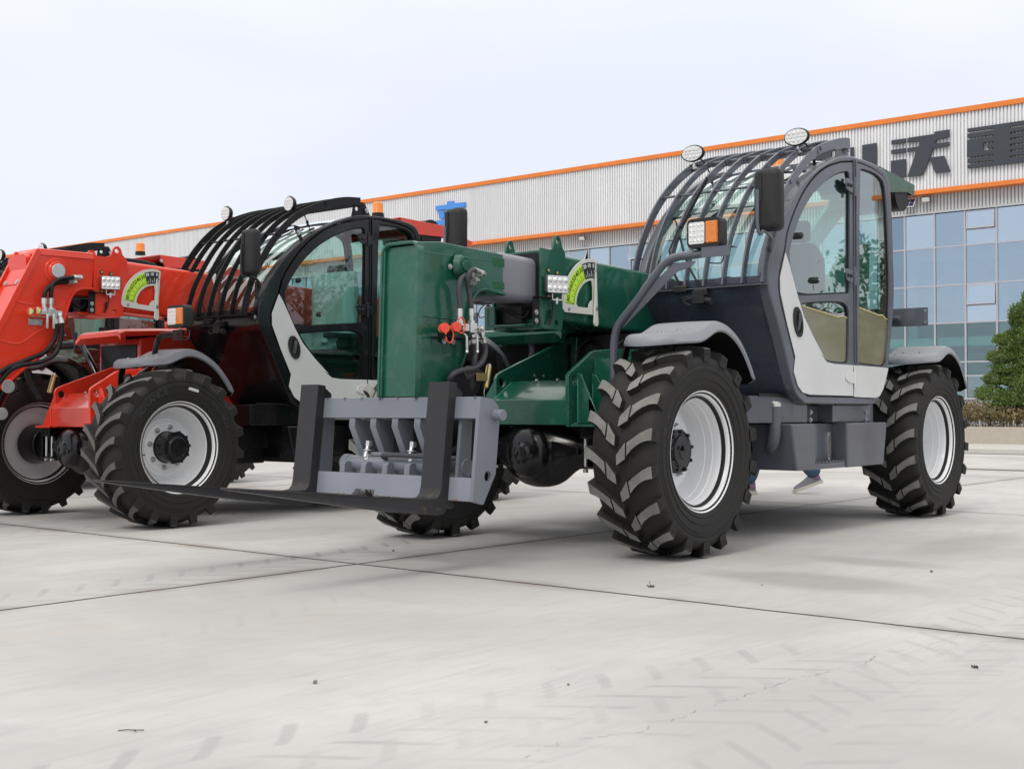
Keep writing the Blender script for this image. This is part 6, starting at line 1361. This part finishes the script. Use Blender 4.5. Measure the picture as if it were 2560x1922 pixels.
    # tilt link and dump cylinder behind the carriage
    mb = MB(M['satin']); mb.cyl((.86, -.04, .62), (.62, -.04, 1.05), .06, n=18); mb.box((1.02, -.04, .66), (.20, .30, .40)); mb.poly3([(.78, .10, .52), (1.05, .12, .52), (1.05, .12, .98), (.92, .11, 1.05), (.80, .10, .9)], (0, .03, 0)); mb.cyl((1.0, -.25, .50), (1.0, .20, .50), .05); mb.build('tilt_link', root, .01)
    gm = un('C', 880, 1090, y=.02); mb = MB(M['brass']); mb.cyl(un('C', 868, 1158, y=.02), un('C', 893, 1008, y=.02), .017, n=16); mb.use(M['zinc']).cyl(un('C', 893, 1008, y=.02), un('C', 896, 996, y=.02), .009, n=8); mb.use(M['brass']); a = un('C', 850, 1085, y=.02); mb.box(a+Vector((.02, .01, 0)), (.09, .008, .045)); mb.build('grease_cartridge', root)
    mb = MB(M['zinc']); mb.tube([un('C', 862, 1160, y=.02), un('C', 856, 1190, y=.02), un('C', 862, 1235, y=.02)], .004, 6); mb.build('spring_cable', root)
def beacon(root, bc):
    b = empty('beacon', parent=root); c = Vector(bc); mb = MB(M['satin']); mb.cyl(c, c+Vector((0, 0, .045)), .062, .058, n=24); mb.build('base', b, .004)
    t = NT('amber_beacon_dome'); o = t.obj(); wv = t.n('ShaderNodeTexWave', bands_direction='X'); wv.inputs['Scale'].default_value = 30; wv.bands_direction = 'Z'; t.l(o, wv.inputs['Vector'])
    m_ = t.done(t.bsdf((.90, .26, .02), .15, 0, t.bump(wv.outputs['Fac'], .25, .004), .6)); mb = MB(m_); mb.lathe([(.001, .15), (.040, .148), (.050, .138), (.055, .05), (.056, .044), (.001, .044)], c, 'z', 28); mb.build('dome', b)

def telehandler(fr, S, label, group):
    root = empty('telehandler', label, 'telehandler', group); fr.place(root)
    build_cab(root, S); chassis(root, S); rear_tower(root, S); t_ = boom(root, S, 0)
    g0 = S.get('g0', .03); guard(root, S, [g0+i*((.99-g0)/(S['nbars']-1)) for i in range(S['nbars'])])
    for side in (1, -1):
        for xw in (-.07, -3.61): wheel(root, xw, side, S['tyre'], S['ttext'] if side > 0 else (), S['spin'][0 if xw > -1 else 1]+(.09 if side < 0 else 0), 0, S)
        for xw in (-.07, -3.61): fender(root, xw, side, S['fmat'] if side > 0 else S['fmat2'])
    beacon(root, S['bc'])
    lamp_arm(root, S, 1); a_ = empty('lamp_arm', parent=root); mb = MB(S['arm']); mb.tube(S['rarm'], .026, 12, 3); mb.build('tube', a_)
    hz = S.get('hz', 1.81); headlamp(root, (-.04, 1.075+S.get('hy2', 0), hz), S, 1); e_ = S['rarm'][-1]; headlamp(root, (e_.x+.04, e_.y, e_.z+.11), S, -1)
    gauge(root, .135, S['ga'], ((S['gp'][0], S['gp'][1]), S['gs']))
    return root, t_
M['greenweld'] = plain('painted_weld_green', (.05,.20,.15), .3, 0, .4, 60); M['redweld'] = plain('painted_weld_red', (.70,.08,.05), .3, 0, .4, 60)
S1 = dict(fr=V1, weld=M['greenweld'], hy=-.24, hzz=1.385, bc=(-2.65, .18, 2.60), rarm=[un('C', X, Y, x=-.62) for X, Y in ((1170, 1010), (1190, 945), (1195, 880), (1175, 830), (1130, 782), (1065, 735), (960, 655), (880, 610))], lamps=[un('A', 640, 232, y=.05), un('A', 1358, 118, y=.85)], key='slate', frame=M['slate'], apron=M['slateshade'], glass=M['glass'], film=True, guard=M['slate'], oval=True, body=M['green'], under=M['satin'], box=M['slate'], tyre='mpt', fmat=M['fender'], fmat2=M['darkfender'], arm=M['slate'],
          spin=(.05, .12), ttext=[(.032, '16/70-24', .30)], bs=.03, xi=.53, inner=plain('grey_primed_boom', (.20,.20,.23), .4, 0, .1, 40, .2), wl=M['greyplastic'], nbars=8,
          tail=[('H', 940, 597), ('H', 1050, 655), ('H', 1182, 728), ('H', 1180, 800), ('H', 1145, 775), ('H', 1025, 775)][0:1]+[('H', 1182, 728), ('H', 1180, 800), ('H', 1145, 778), ('H', 1000, 778)])
pv, tpp = un('L', 655, 1095, y=.135), un('L', 690, 335, y=.135); lw_ = un('L', 150, 1100, y=.135)
S1['gp'] = (pv.x+.01, pv.z+.0); S1['gs'] = (tpp.z-pv.z)*1.03; S1['ga'] = 0
root1, t1 = telehandler(V1, S1, 'green and slate grey telehandler with a fork carriage, front and nearest of the row', 'telehandlers parked in a row')
head_green(root1, S1); carriage(root1, S1)
mp = un('A', 1170, 555, y=1.09); mirror(root1, mp, [un('A', 1135, 765, y=1.07), un('A', 1185, 812, y=1.04), un('A', 1198, 870, y=1.02)+Vector((.03, 0, 0)), un('A', 1200, 930, y=1.0)+Vector((.03, 0, 0))], S1, R_(4))
mr_ = un('K', 520, 320, y=-1.2); mr_.z -= .06; mirror(root1, mr_, [mr_+Vector((.03, .05, -.28)), mr_+Vector((.0, .10, -.40)), Vector((-.55, -1.05, 1.40))], S1, R_(-8))
# ------------------------------------------------------------------ red telehandlers
def head_red(root, S):
    g = S['body']; yA, yB = -.20, .12; h = empty('boom_head', parent=root); U = lambda k, X, Y, y=yB: un(k, X, Y, V2, y=y)
    tl = U('N', 215, 50); ml = U('N', 0, 470); d = (ml-tl); d = d/d.length; fr_ = [tl, tl+d*1.25]
    tr = [U('N', 560, 82), U('N', 548, 292), U('N', 500, 288), U('N', 450, 300), U('N', 418, 335), U('N', 395, 400), U('N', 345, 560), U('N', 280, 655), U('N', 130, 770), U('N', 20, 870)]
    e = tr[-1]; sp = [(tl.x, tl.z)]+[(p.x, p.z) for p in tr]+[(e.x+.10, e.z-.12), (1.16, .42), (1.30, .45), (1.36, .62)]
    f1 = fr_[1]; sp += [(f1.x, f1.z)]
    mb = MB(g)
    for y0, y1 in ((yB-.016, yB), (yA, yA+.016)): mb.yplate(sp, y0, y1)
    mb.build('head_cheek', h, .004)
    mb = MB(g); n = Vector((-d.z, 0, d.x)) if False else Vector((d.z, 0, -d.x)); n = -n if n.x < 0 else n   # outward (forward) of the front edge
    def lip(y): a, b = tl-n*.0, f1-n*.0; mb.poly3([Vector((a.x, y, a.z)), Vector((b.x, y, b.z)), Vector((b.x, y, b.z))-n*.05, Vector((a.x, y, a.z))-n*.05], (0, .012, 0))
    a, b = tl-n*.028+d*.05, f1-n*.028
    mb.poly3([(a.x, yA+.016, a.z), (a.x, yB-.016, a.z), (b.x, yB-.016, b.z), (b.x, yA+.016, b.z)], -n*.012); lip(yA-.008); lip(yB-.004); mb.build('head_front_plate', h, .003)
    a = tl+d*.07; b = tl+d*.30; mb = MB(g); q = lambda P, y: Vector((P.x, y, P.z))-n*.026
    mb.poly3([q(a, yA+.05), q(a, yB-.05), q(b, yB-.05), q(b, yA+.05)], n*.006); mb.build('access_cover', h, .003)
    mb = MB(M['boltsteel']); [mb.hexbolt(q(P, y)+n*.006, n, .014, .008) for P in (a+d*.02, b-d*.02) for y in (yA+.075, yB-.075)]; build_split(mb, 'bolt', h)
    mb = MB(g); mb.loft([[Vector((P.x, y, P.z+z)) for y, z in ((yA-.008, -.05), (yA, -.012), (yA+.02, .003), (yB-.02, .003), (yB, -.012), (yB+.008, -.05), (yB-.02, -.015), (yA+.02, -.015))] for P in (tl+Vector((.004, 0, -.03)), tl+Vector((-.03, 0, .004)), tr[0]+Vector((0, 0, .003)))])
    mb.build('head_top', h, .003)
    mb = MB(g); arch = [Vector((p.x, (yA+yB)/2, p.z)) for p in tr[1:]]; mb.bar(arch, yB-yA+.05, .016, (0, 1, 0), 3); mb.build('head_underside', h, .003)
    p = U('N', 335, 185); mb = MB(g); mb.cyl((p.x, yB-.002, p.z), (p.x, yB+.012, p.z), .105, .098, n=36); mb.cyl((p.x, yB+.012, p.z), (p.x, yB+.026, p.z), .078, .070, n=32); mb.build('pin_boss', h, .004)
    mb = MB(M['zinc']); mb.cyl((p.x, yB+.02, p.z), (p.x, yB+.034, p.z), .056, n=30); mb.build('pin', h, .003)
    mb = MB(g)
    for pts in (((60, 355), (200, 385), (290, 400), (350, 402)), ((0, 592), (60, 610), (115, 612), (170, 580), (290, 500))): mb.tube([U('N', *q_)+Vector((0, .0, 0)) for q_ in pts], .006, 6)
    build_split(mb, 'weld_seam', h)
    hs = empty('hose_set', parent=root); y2 = yB+.07
    mb = MB(M['zinc']); a, b = U('N', 168, 465), U('N', 248, 500); mb.span((a.x, yB+.001, a.z), (b.x, yB+.008, b.z-.01)); mb.span((a.x, yB+.004, a.z+.01), (b.x-.12, yB+.07, a.z+.016)); mb.build('bracket_plate', hs, .002)
    mb = MB(M['boltsteel']); [mb.hexbolt(U('N', X, Y, yB+.008), (0, 1, 0), .014, .01) for X, Y in ((182, 483), (235, 492))]; build_split(mb, 'bolt', hs)
    for X, Y in ((178, 425), (222, 420)):
        c = U('N', X, Y, y2); mb = MB(M['redcap']); mb.lathe([(.024, .0), (.036, .0), (.036, .006), (.024, .006)], c+Vector((0, .01, 0)), 'y', 24, True); mb.build('dust_cap', hs)
        mb = MB(M['brass']); mb.cyl(c+Vector((.012, .02, 0)), c+Vector((-.012, 0, 0)), .024, n=18); mb.cyl(c+Vector((-.012, 0, 0)), c+Vector((-.10, -.02, 0)), .017, n=6); mb.build('coupling', hs, .002)
    c = U('N', 300, 432, y2); mb = MB(M['zinc']); mb.box(c, (.06, .05, .06)); mb.box(c+Vector((.07, 0, 0)), (.08, .035, .035)); mb.box(c+Vector((-.06, 0, .0)), (.06, .035, .035)); mb.build('valve_block', hs, .004)
    mb = MB(M['zinc'])
    for X in (280, 318): mb.bar([U('N', X, 440, y2+.04), U('N', X, 460, y2+.045), U('N', X, 525, y2+.045)], .016, .006, (1, 0, 0))
    build_split(mb, 'tap_lever', hs, .1)
    for pts, r in ((((430, 222, yB+.05), (360, 232, y2), (310, 270, y2), (302, 350, y2)), .017), (((400, 248, yB+.03), (330, 256, yB+.05), (275, 295, y2), (262, 350, y2)), .017), (((333, 490, y2), (330, 570, y2), (270, 660, y2), (150, 715, y2), (40, 760, y2), (-40, 820, y2)), .018), (((366, 490, y2+.02), (362, 580, y2+.02), (330, 670, y2+.02), (250, 720, y2+.02), (120, 745, y2+.02), (50, 780, y2), (-10, 850, y2)), .018)):
        mb = MB(M['satin']); mb.tube([U('N', *q_) for q_ in pts], r, 12, 6); mb.build('hose', hs)
    mb = MB(M['zinc'])
    for a, b in (((262, 345, y2), (262, 425, y2)), ((302, 345, y2), (300, 425, y2)), ((333, 495, y2), (318, 440, y2)), ((366, 495, y2+.02), (350, 435, y2)), ((430, 222, yB+.05), (478, 222, yB+.02)), ((400, 248, yB+.03), (445, 248, yB+.01))): fitting(mb, U('N', *a), U('N', *b), .017)
    build_split(mb, 'hose_fitting', hs, .04)
    # tilt linkage hanging at the nose, mostly outside the frame
    mb = MB(M['black']); mb.yplate([(1.02, .40), (1.40, .38), (1.46, .60), (1.42, .98), (1.28, 1.04), (1.12, .92), (1.0, .62)], yB+.03, yB+.06); mb.yplate([(1.02, .40), (1.40, .38), (1.46, .60), (1.42, .98), (1.28, 1.04), (1.12, .92), (1.0, .62)], yA-.06, yA-.03); mb.cyl((1.15, yA-.04, .5), (1.15, yB+.04, .5), .06, n=18); mb.cyl((.85, -.04, .70), (.60, -.04, 1.15), .06, n=18); mb.build('tilt_link', root, .008)
    mb = MB(M['zinc'])
    for X, Y, r in ((45, 868, .05), (8, 1030, .045)): p = U('N', X, Y, yB+.06); mb.cyl((p.x, yB+.055, p.z), (p.x, yB+.075, p.z), r, n=24)
    build_split(mb, 'link_pin', root, bevel=.003)
    mb = MB(M['brass']); mb.cyl(U('N', 293, 905, .02), U('N', 322, 800, .02), .018, n=16); mb.use(M['zinc']).cyl(U('N', 322, 800, .02), U('N', 326, 790, .02), .009, n=8); mb.build('grease_cartridge', root)
S2 = dict(fr=V2, weld=M['redweld'], hy=-.24, hy0=-.95, hzz=1.55, bc=(-3.05, .18, 2.745), cx=-.215, ck=1.25, wlx=-.03, rarm=[un('F', X, Y, V2, x=-.62) for X, Y in ((800, 1280), (785, 1245), (745, 1160), (700, 1080), (670, 1035), (625, 1018), (530, 1025), (420, 1030))], wl_=.11, wr_=.03, hy2=.06, lamps=[un('E', 455, 232, V2, y=.0), un('E', 893, 165, V2, y=.80)], gu=[(-.75,1.636),(-.82,1.880),(-.935,2.09),(-1.067,2.275),(-1.233,2.44),(-1.40,2.545),(-1.639,2.644),(-1.854,2.700),(-2.04,2.719)], g0=-.04, armp=1, hz=1.56, key='red', frame=M['black'], apron=M['black'], glass=M['glassdark'], film=False, wrap=True, guard=M['satin'], oval=False, body=M['red'], under=M['satin'], box=M['black'], tyre='ag', fmat=M['fender2'], fmat2=M['black'], arm=M['black'],
          spin=(.10, .3), ttext=[(.052, 'ADVANCE', 1.02), (.036, '400/70R24', 2.62)], bt=2.08, bs=.035, xi=.55, inner=M['red'], wl=M['greyplastic'], nbars=8,
          tail=[('K', 0, 232), ('K', 445, 320), ('K', 445, 420), ('K', 400, 416), ('K', 60, 380)], mir=(.15, .36))
pv, tpp = un('F', 1290, 720, V2, y=.135), un('F', 1335, 415, V2, y=.135)
S2['gp'] = (pv.x+.015, pv.z); S2['gs'] = (tpp.z-pv.z)*1.0; S2['ga'] = 4
root2, t2 = telehandler(V2, S2, 'red telehandler with a glossy black cab and curved front guard, beside the green one', 'telehandlers parked in a row')
head_red(root2, S2)
mp = un('E', 632, 500, V2, y=1.10); mirror(root2, mp, [un('E', 600, 660, V2, y=1.07), un('E', 670, 690, V2, y=1.05), un('E', 690, 740, V2, y=1.02), un('E', 690, 790, V2, y=1.0)+Vector((.03, 0, 0))], S2, R_(4))
mirror(root2, (-.50, -1.2, 2.05), [(-.50, -1.15, 1.8), (-.55, -1.05, 1.45)], S2, R_(-8))
root3 = copy_tree(root2); V3.place(root3); root3['label'] = 'farthest red telehandler, mostly hidden behind the red boom at the left edge'

# ------------------------------------------------------------------ person walking past behind the green machine
def person():
    skin = plain('skin', (.42,.26,.19), .5, 0, .05, 40); jeans = plain('blue_denim', (.045,.085,.15), .8, 0, .3, 90, .35); shirt = plain('dark_shirt', (.05,.055,.065), .8, 0, .2, 60)
    hair = plain('black_hair', (.012,.010,.009), .5, 0, .5, 120); shoe = plain('grey_shoe_mesh', (.15,.15,.18), .7, 0, .3, 160, .25); sole = plain('white_sole', (.50,.47,.40), .6, 0, .05, 40)
    root = empty('person', 'person walking past behind the machines in blue jeans and grey running shoes with white soles', 'person')
    # heading towards the left of the photo; local x = walking direction
    toe = on_ground('P', 2019, 1236); heel = on_ground('P', 1906, 1233); dirw = Vector((-1, .10, 0)).normalized(); mid = (toe+heel)/2+dirw*.05
    root.location = (mid.x, mid.y, 0); root.rotation_euler = (0, 0, math.atan2(dirw.y, dirw.x))
    J = {'pel': (0, 0, .93), 'sp1': (.01, 0, 1.10), 'sp2': (.02, 0, 1.28), 'nk': (.03, 0, 1.46), 'hd0': (.05, 0, 1.53), 'hd1': (.065, 0, 1.62), 'hd2': (.06, 0, 1.71),
         'shL': (.02, .18, 1.41), 'elL': (-.10, .23, 1.14), 'wrL': (-.02, .22, .90), 'haL': (.0, .21, .83), 'shR': (.02, -.18, 1.41), 'elR': (.06, -.24, 1.13), 'wrR': (.24, -.20, .97), 'haR': (.29, -.19, .92),
         'hpL': (0, .09, .90), 'knL': (.20, .10, .50), 'anL': (.32, .10, .10), 'hpR': (0, -.09, .90), 'knR': (-.10, -.10, .50), 'anR': (-.39, -.10, .165)}
    E = [('pel','sp1'),('sp1','sp2'),('sp2','nk'),('nk','hd0'),('hd0','hd1'),('hd1','hd2'),('sp2','shL'),('shL','elL'),('elL','wrL'),('wrL','haL'),('sp2','shR'),('shR','elR'),('elR','wrR'),('wrR','haR'),('pel','hpL'),('hpL','knL'),('knL','anL'),('pel','hpR'),('hpR','knR'),('knR','anR')]
    Rr = {'pel': .13, 'sp1': .125, 'sp2': .14, 'nk': .055, 'hd0': .06, 'hd1': .088, 'hd2': .075, 'sh': .058, 'el': .042, 'wr': .028, 'ha': .036, 'hp': .095, 'kn': .062, 'an': .042}
    def skinned(name, keys, edges, mat, k=1.0, over=None):
        me = bpy.data.meshes.new(name); ks = list(keys); me.from_pydata([J[q] for q in ks], [(ks.index(a), ks.index(b)) for a, b in edges], []); ob = bpy.data.objects.new(name, me); COL.objects.link(ob)
        m = ob.modifiers.new('skin', 'SKIN'); m.use_smooth_shade = True
        for i, q in enumerate(ks): r = (over or {}).get(q, Rr.get(q, Rr.get(q[:2], .05)))*k; me.skin_vertices[0].data[i].radius = (r, r)
        me.skin_vertices[0].data[0].use_root = True; s_ = ob.modifiers.new('sub', 'SUBSURF'); s_.levels = s_.render_levels = 2; me.materials.append(mat)
        bpy.context.view_layer.update(); m2 = bpy.data.meshes.new_from_object(ob.evaluated_get(bpy.context.evaluated_depsgraph_get())); bpy.data.objects.remove(ob)
        m2.materials.clear(); m2.materials.append(mat); o = bpy.data.objects.new(name, m2); COL.objects.link(o); o.parent = root; return o
    body = skinned('body', J.keys(), E, skin)
    leg = ('pel', 'hpL', 'knL', 'anL', 'hpR', 'knR', 'anR'); skinned('jeans', leg, [e for e in E if e[0] in leg and e[1] in leg], jeans, 1.14, {'anL': .068, 'anR': .078, 'knL': .070, 'knR': .070})
    tp = ('sp2', 'sp1', 'pel', 'shL', 'elL', 'wrL', 'shR', 'elR', 'wrR'); skinned('shirt', tp, [e for e in E if e[0] in tp and e[1] in tp], shirt, 1.13)
    mb = MB(skin); hc = Vector(J['hd1'])
    mb.tube([hc+Vector((.085, 0, .03)), hc+Vector((.105, 0, -.005)), hc+Vector((.112, 0, -.018))], .012, 8); mb.sphere(hc+Vector((-.005, .088, -.01)), .025, 8, 6, (.8, .35, 1.2)); mb.sphere(hc+Vector((-.005, -.088, -.01)), .025, 8, 6, (.8, .35, 1.2)); mb.build('nose_and_ears', body)
    mb = MB(sole, hair)
    for s_ in (-1, 1): mb.use(sole).sphere(hc+Vector((.078, s_*.032, .018)), .012, 8, 6); mb.use(hair).sphere(hc+Vector((.087, s_*.032, .018)), .005, 6, 5)
    mb.build('eyes', body); mb = MB(plain('lips', (.35,.13,.11), .5)); mb.sphere(hc+Vector((.086, 0, -.045)), .022, 10, 6, (.35, 1, .3)); mb.build('mouth', body)
    mb = MB(hair); mb.sphere(hc+Vector((-.018, 0, .045)), .108, 18, 12, (1, .92, .95)); mb.bm.verts.ensure_lookup_table()
    for v in mb.bm.verts:
        if v.co.x > hc.x+.03 and v.co.z < hc.z+.05: v.co.x = hc.x+.02
        if v.co.z < hc.z-.03: v.co.z = hc.z-.03
    mb.build('hair', root)
    for s_, wr, ha in ((1, 'wrL', 'haL'), (-1, 'wrR', 'haR')):
        a, b = Vector(J[wr]), Vector(J[ha]); d = (b-a).normalized(); sd_ = Vector((0, 1, 0)).cross(d).normalized(); mb = MB(skin)
        for i, L in enumerate((.062, .074, .070, .055)): o_ = b+sd_*(.028-.018*i)+d*.012; mb.tube([o_, o_+d*L*.5-Vector((0, s_*.006, 0)), o_+d*L-Vector((0, s_*.022, 0))], .0085, 7)
        mb.tube([b+sd_*.03-d*.03, b+sd_*.05+d*.005, b+sd_*.052+d*.035], .0095, 7); mb.build('fingers', body)
    def shoe_(loc, pitch):
        e = []; prof = [(-.10, .034, .12), (-.08, .042, .145), (-.03, .046, .135), (.03, .048, .105), (.09, .052, .080), (.15, .050, .066), (.19, .034, .050)]; rotm = Matrix.Translation(loc)@Matrix.Rotation(pitch, 4, 'Y')
        mb = MB(shoe); mb.loft([[Vector((x, w_*math.cos(a)*(1 if math.sin(a) < .3 else .8), .022+max(0, math.sin(a))*(h-.022))) for a in [2*PI*i/14 for i in range(14)]] for x, w_, h in prof]); mb.xform(rotm); s1 = mb.build('shoe', root, sub=1)
        mb = MB(sole); so_ = [(-.112, 0), (-.10, .040), (-.03, .046), (.04, .050), (.10, .057), (.16, .052), (.20, .024), (.206, 0)]; ol = so_+[(x, -y) for x, y in reversed(so_[1:-1])]; mb.zplate(sm2(ol+ol[:1], 3)[:-1], .0, .030); mb.xform(rotm); mb.build('sole', s1, .008, 2)
        mb = MB(plain('shoe_accent', (.28, .09, .22), .6)); mb.box((-.06, .043, .07), (.045, .006, .018)); mb.box((-.06, -.043, .07), (.045, .006, .018)); mb.xform(rotm); build_split(mb, 'stripe', s1)
    shoe_(Vector((.34, .10, .004)), 0); shoe_(Vector((-.335, -.10, .074)), R_(20))
person()
